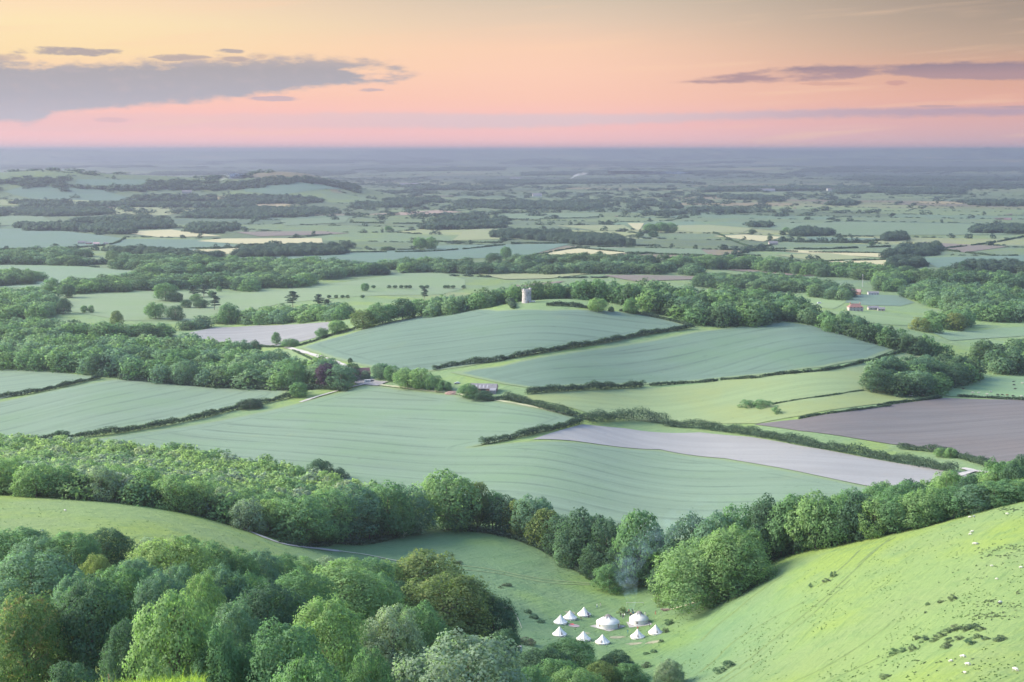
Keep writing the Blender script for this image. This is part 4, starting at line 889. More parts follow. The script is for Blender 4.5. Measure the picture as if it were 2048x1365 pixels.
cand.sort(key=lambda c: -c[2] / math.hypot(c[0], c[1]))
fronts = []
def in_frame(c):
    px, py, dp = to_px(c[0], c[1], float(H(c[0], c[1])) + c[2]); return -20 < px < 2068 and py < 1400
cand = [c for c in cand if in_frame(c)]
plant = [c for c in cand if c[5] == WOODS[0][4]]; others = [c for c in cand if c[5] != WOODS[0][4]]
N_SINGLE = 300 - sum(1 for t_ in TREES if t_['name'] == 'broadleaf_tree')
take = plant[:int(N_SINGLE * 0.50)]; take += others[:N_SINGLE - len(take)]
ids = set(id(c) for c in take); rest = [c for c in cand if id(c) not in ids]
SH = ['round0', 'round1', 'dome0', 'dome1', 'tall1', 'round0']
for x, y, h, w, c_, nm in take:
    rr_ = random.Random(int(x * 31 + y * 17))
    grow(x, y, h, w, c_, rr_.choice(SH), False, None, 'trees of the ' + nm, lift=0.10)

# far trees as light clusters of clumps, one woodland object
def lump_template(seed, puffs, per, card, prof):
    v, q, _a, _b, sn = crown_data('lump', seed, prof, puffs, per, card, puff_r=(0.2, 0.32), core=0.1); return v, q, sn
LT = {0: [lump_template(300 + i, 30, 22, 0.095, p) for i, p in enumerate(('round', 'dome', 'round', 'tall'))], 1: [lump_template(320 + i, 11, 7, 0.23, p) for i, p in enumerate(('dome', 'round', 'dome', 'round'))]}
class Heap:
    def __init__(self): self.v, self.q, self.t, self.m, self.s, self.n = [], [], [], [], [], 0
    def add(self, tmpl, x, y, z, w, h, rot, tint, mat=0):
        v, q, sn = tmpl; c, s = math.cos(rot), math.sin(rot); ns = np.empty_like(sn); ns[:, 0] = sn[:, 0] * c - sn[:, 1] * s; ns[:, 1] = sn[:, 0] * s + sn[:, 1] * c; ns[:, 2] = sn[:, 2]; self.s.append(ns)
        o = np.empty_like(v); o[:, 0] = (v[:, 0] * c - v[:, 1] * s) * w + x; o[:, 1] = (v[:, 0] * s + v[:, 1] * c) * w + y; o[:, 2] = v[:, 2] * h + z
        self.v.append(o); self.q.append(q + self.n); self.t.append(np.full(len(v), tint)); self.m.append(np.full(len(q), mat, np.int32)); self.n += len(v)
    def build(self, name, mats, label):
        return tag(link(name, fast_mesh(name, np.concatenate(self.v), np.concatenate(self.q), mats, fmat=np.concatenate(self.m), attr={'tint': np.concatenate(self.t), 'sn': np.concatenate(self.s)})), label, kind='stuff')
wood = Heap()
matid = {'mid': 0, 'blue': 1, 'dark': 2, 'light': 3, 'olive': 4, 'pale': 5, 'bright': 3}
rz_ = H(np.array([c[0] for c in rest]), np.array([c[1] for c in rest]))
for (x, y, h, w, c_, nm), z_ in zip(rest, rz_):
    wood.add(LT[0][rw.integers(4)], x, y, z_ - 0.3, w, h, rw.uniform(0, 6.28), rw.uniform(0, 0.7), matid[c_])
farw = Heap()
for txt in FARWOODS:
    poly = foot(txt); a = np.array(poly); Yc = a[:, 1].mean(); s = max(13.0, Yc / 300)
    if Yc > 7000: s = Yc / 240
    pts = fill_wood(poly, s)
    if len(pts) > 700: pts = pts[rw.choice(len(pts), 700, replace=False)]
    if len(pts): pts = pts[value_noise(pts[:, 0], pts[:, 1], s * 5.5) < 0.70] + rw.normal(0, s * 0.45, (int((value_noise(pts[:, 0], pts[:, 1], s * 5.5) < 0.70).sum()), 2))
    if len(pts) == 0: continue
    zz = H(pts[:, 0], pts[:, 1])
    for (x, y), z in zip(pts, zz):
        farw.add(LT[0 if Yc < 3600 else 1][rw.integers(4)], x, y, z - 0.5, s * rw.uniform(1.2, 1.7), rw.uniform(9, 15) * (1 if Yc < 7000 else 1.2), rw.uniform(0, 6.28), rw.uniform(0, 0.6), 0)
# scattered copses and hedgerow trees over the far plain
def far_points(n_, y0, y1):
    Y_ = np.exp(rw.uniform(math.log(y0), math.log(y1), n_)); px = rw.uniform(-60, 2110, n_); return (px - 1024) / FPX * Y_, Y_
x, y = far_points(520000, 2250, 13000)
i_, j_, e_ = lattice(x, y)
keep = (e_ * CELL < 5.0 + y / 1800) & (((i_ * 7 + j_ * 13 + (x * 0.004).astype(int)) % 5) != 0)
x, y = x[keep], y[keep]
fk = np.ones(len(x), bool); pxy = np.stack([x, y], -1)
for poly in FPOLY:                                        # none inside the fields drawn by hand
    a = np.array(poly); near_ = (x > a[:, 0].min()) & (x < a[:, 0].max()) & (y > a[:, 1].min()) & (y < a[:, 1].max())
    if near_.any():
        q = np.nonzero(near_)[0]; ins = inside(pxy[q], poly); fk[q[ins]] = False
x, y = x[fk], y[fk]
zz = H(x, y)
sel = rw.choice(len(x), min(len(x), 9500), replace=False)
for k in sel:
    big = rw.random() < 0.10
    w = rw.uniform(4, 9) * (1 + y[k] / 9000); h = rw.uniform(2.0, 3.6) if not big else rw.uniform(7, 12)
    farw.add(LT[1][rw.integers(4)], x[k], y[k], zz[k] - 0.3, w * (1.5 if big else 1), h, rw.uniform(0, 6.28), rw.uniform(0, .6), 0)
for _ in range(110):
    x0, y0 = far_points(1, 4300, 26000); n_ = rw.integers(5, 26); L = rw.uniform(0.01, 0.05) * y0[0]
    xs = x0 + rw.normal(0, L, n_); ys = y0 + rw.normal(0, L * 0.9, n_); zs = H(xs, ys)
    for a, b_, c in zip(xs, ys, zs):
        farw.add(LT[1][rw.integers(4)], a, b_, c - 0.3, y0[0] / 200 * rw.uniform(1, 1.8), rw.uniform(9, 14), rw.uniform(0, 6.28), rw.uniform(0, .5), 0)
wood.build('woodland', [LEAF_SOFT[k] for k in ('mid', 'blue', 'dark', 'light', 'olive', 'pale')], 'woodland trees behind the first rows of every wood')
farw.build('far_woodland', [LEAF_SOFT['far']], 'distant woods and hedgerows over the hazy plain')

# ------------------------------------------------------------------ hedges
def hedge(txt, h, w, label, colour='hedge', gaps=0.0, name='hedge', irregular=0.35, seed=1, group=None):
    px = np.array(P(txt)); x, y, z = hit(px[:, 0], px[:, 1]); r = np.random.default_rng(seed + int(abs(px[0, 0])))
    dist = float(np.mean(y)); ln = smooth_line(np.stack([x, y], -1), max(1.5, dist / 900)); lz = H(ln[:, 0], ln[:, 1]); C_, N_, S_ = [], [], []; h *= 1.02; w *= 0.9
    ph = r.uniform(0, 6, 3); card = max(0.55, dist / 1300)
    for k, p in enumerate(ln):
        s = 1 + irregular * (math.sin(k * 0.21 + ph[0]) * 0.5 + math.sin(k * 0.53 + ph[1]) * 0.35 + r.normal() * 0.25)
        if gaps and math.sin(k * 0.13 + ph[2]) > 1 - gaps * 2: continue
        hh_, ww_ = h * max(s, 0.35), w * max(s, 0.5)
        m_ = int(min(130, max(12, 6 + 5.5 * (hh_ * 2 + ww_) / card)))
        d = unit(r.normal(size=(m_, 3)) + np.array([0, 0, 0.4])); z0 = float(lz[k])
        q = np.array([p[0], p[1], z0 + hh_ * 0.45]) + d * np.array([ww_ / 2, ww_ / 2, hh_ * 0.55]) * r.uniform(0.5, 1.05, m_)[:, None]
        C_.append(q); N_.append(unit(d + 0.4 * r.normal(size=(m_, 3)))); S_.append(unit(d + [0, 0, .25] + 0.25 * r.normal(size=(m_, 3))))
    v, q = cards(np.concatenate(C_), np.concatenate(N_), card, r)
    return tag(link(name, fast_mesh(name, v, q, LEAF[colour], normals=np.repeat(np.concatenate(S_), 4, 0))), label, 'hedge', group)
for a in [("-20,799 60,788 120,776 200,758", 3.4, 4, 'low hedge between the two pale wheat fields under the left woods'),
          ("40,892 100,882 150,877 230,868 300,857 400,838 480,818 560,801 610,786", 4.2, 5, 'long dark hedge curving from the plantation to the farm'),
          ("868,741 900,734 950,728 1000,722 1100,704 1200,688 1290,671 1380,658", 4.2, 5, 'bushy hedge between the two blue-green wheat fields'), ("1055,789 1130,783 1200,779 1285,774", 5.0, 7, 'thick hedge under the lower wheat field, near the barn'),
          ("1300,772 1360,768 1434,763", 2.2, 2.5, 'thin clipped hedge under the lower wheat field, left piece'), ("1442,761 1480,759 1520,757", 2.2, 2.5, 'thin clipped hedge under the lower wheat field, middle piece'), ("1526,755 1650,742 1740,723 1800,706 1830,698", 2.4, 3, 'thin hedge curving up the right end of the lower wheat field'),
          ("790,634 870,619 950,613 1027,618", 5.0, 8, 'dark thick hedge along the top of the tower field'), ("1095,612 1140,613 1190,620", 3.5, 5, 'short dark hedge right of the tower'), ("1240,623 1300,634 1350,645 1385,655", 3.0, 4, 'scrubby hedge along the right tip of the tower field'),
          ("1015,800 1060,810 1100,822 1150,835 1182,840", 5.0, 7, 'shrubby hedge running from the barn to the chalk strip'), ("1180,846 1215,843 1250,842 1290,842 1330,848", 8.0, 12, 'tall scrub thicket at the left end of the chalk strip'),
          ("1330,852 1400,858 1470,867 1540,878 1620,894 1700,908 1780,923 1850,936 1908,946", 5.5, 8, 'long thick hedge between chalk strip and ploughed field'), ("965,890 1000,884 1050,873 1110,860 1162,848", 4.5, 6, 'shrubs in a line between wheat and the chalk strip'),
          ("1600,838 1700,823 1780,813", 1.6, 2.5, 'low thin hedge along the top of the ploughed field'), ("1755,812 1820,804 1882,797", 1.8, 2.5, 'low hedge right of the pasture corner'), ("1918,794 1980,797 2070,803", 2.0, 3, 'low dark hedge between cows and ploughed field'),
          ("1800,898 1880,907 1950,926 2000,940 2070,946", 4.0, 6, 'line of bushes at the lower right of the ploughed field'), ("600,692 640,680 668,670 743,650 791,636", 2.4, 3, 'thin hedge up the left side of the tower field'),
          ("410,684 478,692 567,695", 2.0, 2.5, 'thin dark hedge below the chalk field'), ("1545,810 1600,800 1660,792 1725,782", 1.0, 2.5, 'dark rushy ditch line across the pasture'), ("870,617 760,640", 3.0, 4, 'scrub under the domed tree on the field rim'),
          ("660,1086 700,1090 740,1088 790,1076", 2.2, 6, 'dark undergrowth fringe below the tree belt'), ("560,1086 610,1094 660,1092", 1.6, 3, 'undergrowth strip beside the chalk path'), ("930,1062 990,1070 1060,1090 1130,1128 1190,1164", 2.4, 4, 'dark undergrowth at the foot of the belt behind the camp'),
          ("480,777 560,782 640,779 690,784", 4.0, 5, 'dark bushes in front of the wood left of the farm'), ("240,760 330,768 430,776 520,780", 4.0, 4, 'dark hedge under the edge of the left wood'), ("700,748 640,728 585,702", 1.6, 2, 'thin hedge beside the white farm track'),
          ("980,803 1010,800 1040,806", 3.5, 6, 'bush group right of the barn'), ("540,570 560,572 600,562", 3, 5, 'scrub at the great wood edge')]:
    hedge(*a, gaps=0.0)
for txt in ["700,506 880,503 1040,488", "1055,515 1160,497 1310,492", "1151,497 1274,508", "1274,507 1420,513 1520,512", "480,491 650,489", "850,484 1110,488 1270,486", "1427,466 1530,500 1780,508", "1520,498 1640,499 1780,494", "1645,524 1780,521", "700,446 860,448 1020,440", "1020,440 1190,436 1200,430", "1590,485 1680,486 1770,481", "1810,505 1960,490 2070,470", "-20,500 120,498 220,490 250,478", "920,530 1060,528 1190,520 1290,508", "1880,500 1990,512 2070,512", "380,498 470,497 560,490"]:
    hedge(txt, 3.0, 5, 'thin dark hedgerow along the edge of a far field', gaps=0.03, group='hedgerows between far fields')
# ------------------------------------------------------------------ builders
def skin_mesh(name, verts, edges, radii, mats, pick, sub=1):
    """one continuous body grown over a skeleton"""
    me = bpy.data.meshes.new(name); me.from_pydata(verts, edges, []); ob = bpy.data.objects.new(name, me); COL.objects.link(ob)
    md = ob.modifiers.new('skin', 'SKIN'); md.use_smooth_shade = True
    if not me.skin_vertices: me.skin_vertices.new()
    for sv, r_ in zip(me.skin_vertices[0].data, radii): sv.radius = (r_, r_) if not isinstance(r_, tuple) else r_
    me.skin_vertices[0].data[0].use_root = True
    s_ = ob.modifiers.new('sub', 'SUBSURF'); s_.levels = sub; s_.render_levels = sub
    bpy.context.view_layer.update()
    ev = ob.evaluated_get(bpy.context.evaluated_depsgraph_get()); out = bpy.data.meshes.new_from_object(ev)
    bpy.data.objects.remove(ob); out.name = name
    out.materials.clear()
    for m_ in mats: out.materials.append(m_)
    out.polygons.foreach_set('material_index', np.array([pick(p.center) for p in out.polygons], np.int32))
    out.polygons.foreach_set('use_smooth', np.ones(len(out.polygons), bool))
    return out
def box(x0, x1, y0, y1, z0, z1):
    return [(x0, y0, z0), (x1, y0, z0), (x1, y1, z0), (x0, y1, z0), (x0, y0, z1), (x1, y0, z1), (x1, y1, z1), (x0, y1, z1)], [(3, 2, 1, 0), (4, 5, 6, 7), (0, 1, 5, 4), (1, 2, 6, 5), (2, 3, 7, 6), (3, 0, 4, 7)]
def lathe(prof, k=32, a0=0.0, a1=6.283185, closed=True):
    v, f = [], []; m_ = k if closed else k + 1
    for r_, z in prof:
        for j in range(m_):
            a = a0 + (a1 - a0) * j / k; v.append((math.cos(a) * r_, math.sin(a) * r_, z))
    for i in range(len(prof) - 1):
        for j in range(k):
            j2 = (j + 1) % m_ if closed else j + 1
            f.append((i * m_ + j, i * m_ + j2, (i + 1) * m_ + j2, (i + 1) * m_ + j))
    return v, f
def part(name, shapes, mat, parent, smooth=False):
    v, f = join(shapes); return mesh_obj(name, v, f, mat, parent, smooth=smooth)
def copy_tree(o, parent=None):
    c = o.copy(); COL.objects.link(c)
    if parent is not None: c.parent = parent
    for ch in list(o.children): copy_tree(ch, c)
    return c
def spot(px, py, sink=0.03):
    x, y, z = hit1(px, py); return Vector((x, y, z - sink))

canvas = plain('cream_canvas', (0.50, 0.50, 0.48), 0.8, 0.04, 1.5); canvas_d = plain('grey_canvas', (0.15, 0.14, 0.14), 0.85, 0.05, 1.5); mat_m = plain('pale_matting', (0.24, 0.235, 0.23), 0.9, 0.08, 1.0)
dark_m = plain('dark_opening', (0.05, 0.05, 0.055), 0.8); wood_m = plain('weathered_wood', (0.20, 0.15, 0.11), 0.85, 0.25, 4.0); white_m = plain('white_paint', (0.42, 0.42, 0.42), 0.45); glass_m = plain('window_glass', (0.05, 0.06, 0.07), 0.08, spec=0.6)
stone_m = plain('pale_flint_stone', (0.285, 0.28, 0.28), 0.9, 0.28, 1.3); brick_m = plain('red_brick', (0.30, 0.16, 0.12), 0.9, 0.2, 2.0); tile_m = plain('red_tiles', (0.165, 0.088, 0.078), 0.8, 0.2, 2.5); slate_m = plain('grey_sheet_roof', (0.13, 0.128, 0.14), 0.7, 0.15, 1.0)
cream_m = plain('cream_render', (0.28, 0.265, 0.25), 0.85, 0.06, 1.0); tyre_m = plain('tyre_rubber', (0.03, 0.03, 0.03), 0.8); grey_m = plain('galvanised_metal', (0.45, 0.46, 0.48), 0.45, metal=0.5); rope_m = plain('pale_rope', (0.6, 0.58, 0.5), 0.9)

# ------------------------------------------------------------------ bell tents and yurts
BELL = ['bell tent nearest the trees on the left, behind the round mat', 'bell tent touching the leftmost one from behind', 'bell tent at the back beside the two walkers', 'bell tent lowest on the left, standing apart from the round mat', 'front bell tent left of the lowest one, its back to the thicket',
        'lowest bell tent, in front of the large yurt', 'bell tent in front of the smaller yurt', 'rightmost bell tent, at the foot of the sheep slope']
def bell_tent(loc, rz, label):
    t = thing('bell_tent', loc, 'white canvas ' + label, 'tent', 'bell tents of the camp', rz)
    k = 24
    roof = [(2.55, 0.62), (2.1, 0.95), (1.45, 1.55), (0.8, 2.30), (0.30, 3.00), (0.07, 3.30)]
    v, f = lathe(roof, k)
    v = [(x * (1 + 0.03 * math.cos(12 * math.atan2(y, x)) * (z < 2)), y * (1 + 0.03 * math.cos(12 * math.atan2(y, x)) * (z < 2)), z) for x, y, z in v]
    mesh_obj('roof', v, f, canvas, t)
    part('wall', [lathe([(2.42, 0.0), (2.47, 0.35), (2.55, 0.615)], k)], canvas, t)
    door = [(2.47, -.45, .02), (2.47, .45, .02), (1.45, 0.0, 1.95)]
    dm = part('door', [([(x + .16, y, z + .05) for x, y, z in door], [(0, 1, 2)]), ([(2.56, -.5, .02), (2.66, -.58, .02), (1.66, -.05, 1.99), (1.58, .0, 1.96)], [(0, 1, 2, 3)]), ([(2.56, .5, .02), (2.66, .58, .02), (1.66, .05, 1.99), (1.58, 0, 1.96)], [(0, 3, 2, 1)])], canvas_d, t)
    part('pole_cap', [lathe([(0.09, 3.27), (0.11, 3.40), (0.03, 3.52), (0.0, 3.53)], 10)], canvas_d, t, True)
    g = []
    for j in range(12):
        a = j * math.pi / 6 + 0.26; c, s = math.cos(a), math.sin(a)
        g.append(tube((c * 2.5, s * 2.5, 0.64), (c * 3.4, s * 3.4, 0.0), 0.015, 0.015, 4, 1))
    part('guy_ropes', g, rope_m, t)
    return t
for i, ((px, py), lb) in enumerate(zip([(1121, 1247), (1140, 1238), (1168, 1231.5), (1119, 1271), (1167, 1280.5), (1205, 1287), (1275, 1276), (1311, 1267.5)], BELL)):
    bell_tent(spot(px, py), [0.3, 0.8, -0.9, -1.2, 2.2, -1.9, -1.6, -1.4][i], lb)
def yurt(loc, rz, rad, label):
    t = thing('yurt', loc, label, 'yurt', 'yurts of the camp', rz)
    wall_h = 2.0; k = 40
    part('wall', [lathe([(rad, 0.06), (rad * 1.01, 1.0), (rad, wall_h)], k)], canvas, t, True)
    part('roof', [lathe([(rad * 1.035, wall_h - .16), (rad * 1.03, wall_h + .02), (rad * 0.7, wall_h + 0.90), (rad * 0.35, wall_h + 1.75), (0.62, wall_h + 2.42), (0.0, wall_h + 2.62)], k)], canvas, t, True)
    v, f = [], []
    n_ = 8                                                                    # star-shaped crown cover, laid just above the roof
    def zr(r_): return float(np.interp(r_, [0, 0.62, rad * .35, rad * .7, rad], [wall_h + 2.62, wall_h + 2.42, wall_h + 1.75, wall_h + .90, wall_h + .1])) + 0.16
    v.append((0, 0, zr(0)))
    for j in range(n_ * 2):
        a = j * math.pi / n_; r_ = 0.9 if j % 2 else rad * 0.60
        v.append((math.cos(a) * r_, math.sin(a) * r_, zr(r_)))
    for j in range(n_ * 2): v.append((v[j + 1][0] * .55, v[j + 1][1] * .55, zr(math.hypot(v[j + 1][0], v[j + 1][1]) * .55)))
    for j in range(n_ * 2):
        j2 = (j + 1) % (n_ * 2); f.append((0, 1 + n_ * 2 + j, 1 + n_ * 2 + j2)); f.append((1 + n_ * 2 + j, 1 + j, 1 + j2, 1 + n_ * 2 + j2))
    mesh_obj('crown_cover', v, f, canvas_d, t)
    part('belt_rope', [lathe([(rad * 1.02, 1.28), (rad * 1.03, 1.32), (rad * 1.02, 1.36)], k)], rope_m, t)
    for a in (-0.45, 2.2, 3.9):
        c, s = math.cos(a), math.sin(a)
        w_ = part('window', [box(-0.04, 0.05, -0.35, 0.35, 0.9, 1.6)], dark_m, t); w_.location = (c * rad, s * rad, 0); w_.rotation_euler = (0, 0, a)
    d_ = part('door', [box(-0.05, 0.08, -0.5, 0.5, 0.06, 1.9)], wood_m, t); d_.location = (math.cos(1.5) * rad, math.sin(1.5) * rad, 0); d_.rotation_euler = (0, 0, 1.5)
    return t
x, y, z = spot(1216, 1254); yurt(Vector((x, y, z + 0.05)), -2.0, 4.15, 'larger white yurt with grey star cover on a diamond-shaped pale mat')
x2, y2, z2 = spot(1278, 1247); yurt(Vector((x2, y2, z2 + 0.05)), -1.4, 3.5, 'smaller white yurt with grey star cover in front of the campfire')
def mat_sheet(px, py, half, rz, label, name='ground_mat', sides=4, m_=None, cat='mat', lift=0.09):
    x, y, z = spot(px, py, 0); n_ = 12; v, f = [], []
    for i in range(n_ + 1):
        for j in range(n_ + 1):
            a, b_ = (i / n_ * 2 - 1), (j / n_ * 2 - 1)
            if sides > 4:
                q = max(abs(a), abs(b_)); L = math.hypot(a, b_) or 1; a, b_ = a / L * q, b_ / L * q
            wx, wy = x + half * (a * math.cos(rz) - b_ * math.sin(rz)), y + half * (a * math.sin(rz) + b_ * math.cos(rz)); v.append((wx - x, wy - y, float(H(wx, wy)) - z + lift))
    f = [(i * (n_ + 1) + j, (i + 1) * (n_ + 1) + j, (i + 1) * (n_ + 1) + j + 1, i * (n_ + 1) + j + 1) for i in range(n_) for j in range(n_)]
    o = mesh_obj(name, v, f, m_ or mat_m); o.location = (x, y, z)
    return tag(o, label, cat)
mat_sheet(1216, 1254, 4.75, math.pi / 4, 'pale square mat lying as a diamond under the larger yurt')
mat_sheet(1278, 1248, 4.1, 0.06, 'pale square mat under the smaller yurt')
mat_sheet(1148, 1252, 2.1, 0, 'round pinkish grey mat beside the left bell tents', 'round_mat', 24, plain('pink_grey_mat', (0.22, 0.185, 0.19), 0.9))
mat_sheet(1144, 1249.5, 0.75, 0.4, 'red blanket lying on the round mat', 'blanket', 4, plain('red_cloth', (0.55, 0.06, 0.07), 0.8), 'blanket', 0.14)
for px, py, s, lb in [(1234, 1275, 1.6, 'worn pale patch of trodden grass before the larger yurt'), (1305, 1285, 1.7, 'worn pale patch right of the smaller yurt'), (1171, 1267, 1.1, 'worn pale patch between the left bell tents'), (1268, 1288, 1.6, 'worn patch below the front right bell tent'), (1142, 1226, 1.4, 'worn patch behind the left bell tents')]:
    x, y, z = spot(px, py, 0); r = np.random.default_rng(int(px)); v = [(0, 0, .06)]
    for j in range(20):
        a = j * math.pi / 10; q = s * r.uniform(0.7, 1.3); wx, wy = math.cos(a) * q * 1.6, math.sin(a) * q * 1.1; v.append((wx, wy, float(H(x + wx, y + wy)) - z + .06))
    o = mesh_obj('worn_ground', v, [(0, 1 + j, 1 + (j + 1) % 20) for j in range(20)], plain('trodden_grass', (0.16, 0.165, 0.11), 0.9, 0.2, 1.0)); o.location = (x, y, z); tag(o, lb, kind='structure')

# ------------------------------------------------------------------ people
skin_m = plain('skin', (0.45, 0.28, 0.20), 0.6)
HAIR = [plain('dark_hair', (0.03, 0.022, 0.018), 0.7), plain('fair_hair', (0.28, 0.18, 0.08), 0.7)]
CLOTH = {k: plain(k + '_cloth', c, 0.85) for k, c in dict(black=(0.02, 0.02, 0.025), navy=(0.03, 0.045, 0.10), white=(0.7, 0.7, 0.68), grey=(0.25, 0.25, 0.26), red=(0.40, 0.08, 0.06), teal=(0.05, 0.16, 0.17), brown=(0.14, 0.09, 0.06), blue=(0.07, 0.12, 0.25)).items()}
def person(loc, rz, top, legs, pose, label, fair=False, hgt=1.72):
    s = hgt / 1.74; V_ = [(0, 0, .94), (0, 0.0, 1.10), (0, .01, 1.30), (0, .02, 1.43), (0, .02, 1.51), (0, .0, 1.57), (0, .005, 1.66), (0, .01, 1.735)]
    E_ = [(i, i + 1) for i in range(7)]; R_ = [(.155, .11), (.14, .10), (.17, .11), (.12, .09), .055, .075, .098, .055]
    V_.append((0, -.115, 1.60)); E_.append((5, 8)); R_.append(.014)                               # nose
    for sx in (-1, 1):
        V_.append((sx * .085, .01, 1.61)); E_.append((6, len(V_) - 1)); R_.append(.018)           # ears
    stride = {'stand': 0.0, 'walk': 0.28, 'sit': 0.0}[pose]
    for sx in (-1, 1):
        fwd = -sx * stride
        if pose == 'sit': leg = [(sx * .10, 0, .46), (sx * .12, -.44, .48), (sx * .12, -.46, .07), (sx * .12, -.62, .04)]
        else: leg = [(sx * .10, 0, .88), (sx * .11, -.02 + fwd * .55, .49), (sx * .11, .03 + fwd, .09), (sx * .12, -.13 + fwd, .035)]
        b0 = 0
        for q, r_ in zip(leg, (.095, .065, .045, .038)):
            V_.append(q); E_.append((b0, len(V_) - 1)); R_.append(r_); b0 = len(V_) - 1
        swing = sx * stride * .8
        arm = [(sx * .19, .02, 1.40), (sx * .25, .03 + swing * .4, 1.14), (sx * .25, -.07 + swing, .90), (sx * .245, -.10 + swing, .82)]
        if pose == 'sit': arm = [(sx * .19, .02, 1.40), (sx * .24, -.02, 1.14), (sx * .17, -.24, 1.02), (sx * .15, -.32, 1.00)]
        b0 = 3
        for q, r_ in zip(arm, (.062, .048, .035, (.04, .022))):
            V_.append(q); E_.append((b0, len(V_) - 1)); R_.append(r_); b0 = len(V_) - 1
        d = unit(np.array(arm[3]) - np.array(arm[2])); hand = b0
        for fi, (off, L) in enumerate([(-.03, .075), (-.01, .085), (.01, .08), (.03, .062)]):
            p1 = np.array(arm[3]) + d * .045 + np.array([0, off, 0]); p2 = p1 + d * L * .6 + np.array([-sx * .012, 0, 0])
            V_.append(tuple(p1)); E_.append((hand, len(V_) - 1)); R_.append(.010); V_.append(tuple(p2)); E_.append((len(V_) - 2, len(V_) - 1)); R_.append(.008)
        p1 = np.array(arm[3]) + np.array([-sx * .01, -.045, 0]); V_.append(tuple(p1)); E_.append((hand, len(V_) - 1)); R_.append(.011); V_.append(tuple(p1 + d * .035)); E_.append((len(V_) - 2, len(V_) - 1)); R_.append(.009)
    if pose == 'sit':
        V_ = [(x, y, z - .48 + 0.0) if i <= 10 or z > .6 else (x, y, z) for i, (x, y, z) in enumerate(V_)]
    V_ = [(x * s, y * s, z * s) for x, y, z in V_]
    drop = .48 * s if pose == 'sit' else 0
    def pick(c):
        z = c.z + drop
        if z > 1.49 * s: return 0
        if abs(c.x) > .19 * s and z < .93 * s and pose != 'sit': return 0
        if pose == 'sit': return 1 if c.z > .50 * s and c.y > -.2 * s else (0 if c.z > .50 * s else 2)
        return 1 if z > .92 * s else (3 if z < .085 * s else 2)
    me = skin_mesh('person', V_, E_, R_, [skin_m, CLOTH[top], CLOTH[legs], CLOTH['black']], pick)
    o = link('person', me, None, loc, rz); tag(o, label, 'person')
    hv, hf = lathe([(0.108 * s, -0.02), (0.112 * s, .05), (.09 * s, .11), (.05 * s, .145), (0, .155)], 12)
    hv = [(x, y * 1.05 + .015, z + (1.60 * s - drop)) for x, y, z in hv]
    hv = [(x, y + .02 * (z < 1.62 * s - drop), z) for x, y, z in hv]
    mesh_obj('hair', hv, hf, HAIR[1 if fair else 0], o, smooth=True)
    return o
FIRE = spot(1262, 1229)
G_FIRE = 'people around the campfire'
for px, py, top, legs, pose, lb in [(1241, 1234, 'black', 'black', 'stand', 'person in black at the left end of the group around the fire'), (1245, 1235.5, 'grey', 'navy', 'stand', 'person in grey second from the left end of the fire group'), (1249, 1233, 'white', 'grey', 'sit', 'person in a white top sitting left of the fire'), (1252, 1230, 'navy', 'black', 'stand', 'person in navy standing left of the flames'),
     (1255.5, 1231.5, 'black', 'navy', 'stand', 'person in black just left of the flames'), (1258, 1227, 'red', 'black', 'stand', 'person in a red top behind the flames'), (1261, 1233.5, 'navy', 'navy', 'sit', 'person in navy sitting in front of the flames'), (1264.5, 1226.5, 'black', 'black', 'stand', 'person in black behind the flames to the right'),
     (1267, 1231, 'blue', 'black', 'stand', 'person in blue just right of the flames'), (1270, 1229, 'grey', 'black', 'stand', 'person in grey right of the person in blue'), (1272, 1232.5, 'black', 'navy', 'sit', 'person in black sitting at the right end of the fire group'), (1247, 1239, 'black', 'grey', 'stand', 'person in black standing nearest the larger yurt')]:
    l = spot(px, py, 0); d = FIRE - l
    o = person(l, math.atan2(d.x, -d.y), top, legs, pose, lb); o['group'] = G_FIRE
for px, py, top, legs, pose, rz, lb in [(1194, 1216, 'white', 'blue', 'walk', 1.2, 'person in white walking on the grass behind the bell tents'), (1201, 1214, 'grey', 'grey', 'walk', 1.4, 'person in grey walking beside the one in white'), (1177.5, 1235, 'navy', 'black', 'stand', 0.5, 'person in navy at the entrance of the back bell tent'),
     (1162, 1240, 'black', 'black', 'sit', 0.2, 'person in black sitting beside the back bell tent'), (1255.5, 1268.5, 'teal', 'teal', 'walk', -1.0, 'person in teal walking between the two yurts'), (1275.5, 1262, 'red', 'brown', 'stand', 0.0, 'person in a rust-red top behind the front right bell tent'), (1290.5, 1233, 'white', 'white', 'stand', 0.8, 'person all in white behind the smaller yurt'), (1311, 1230, 'brown', 'red', 'walk', -1.3, 'person in brown alone to the right of the fire'),
     (1299, 1254, 'navy', 'black', 'stand', 1.5, 'person in navy at the right side of the smaller yurt')]:
    person(spot(px, py, 0), rz, top, legs, pose, lb)
# campfire
fire = thing('campfire', FIRE, 'small campfire of stacked logs with flames at the middle of the group', 'campfire')
part('logs', [tube((math.cos(a) * .8, math.sin(a) * .8, .08), (-math.cos(a) * .15, -math.sin(a) * .15, .45), .09, .07, 7, 1) for a in (0.2, 1.3, 2.4, 3.5, 4.6, 5.7)], wood_m, fire)
fm, t, b = new_mat('flame'); b.inputs['Base Color'].default_value = (1, .4, .1, 1); b.inputs['Emission Color'].default_value = (1.0, 0.42, 0.10, 1); b.inputs['Emission Strength'].default_value = 0.12
part('flame', [([(x * .6, y * .6, z * 1.0) for x, y, z in v], f) for v, f in [lathe([(.2, .1), (.25, .25), (.13, .5), (0.0, .75)], 9)]], fm, fire, True)
rl = thing('rail', spot(1270, 1210), 'long white rail on two posts behind the campfire smoke', 'rail', None, 0.02)
part('rail_bar', [tube((-3.4, 0, .95), (3.4, 0, .95), .06, .06, 6, 1)], white_m, rl)
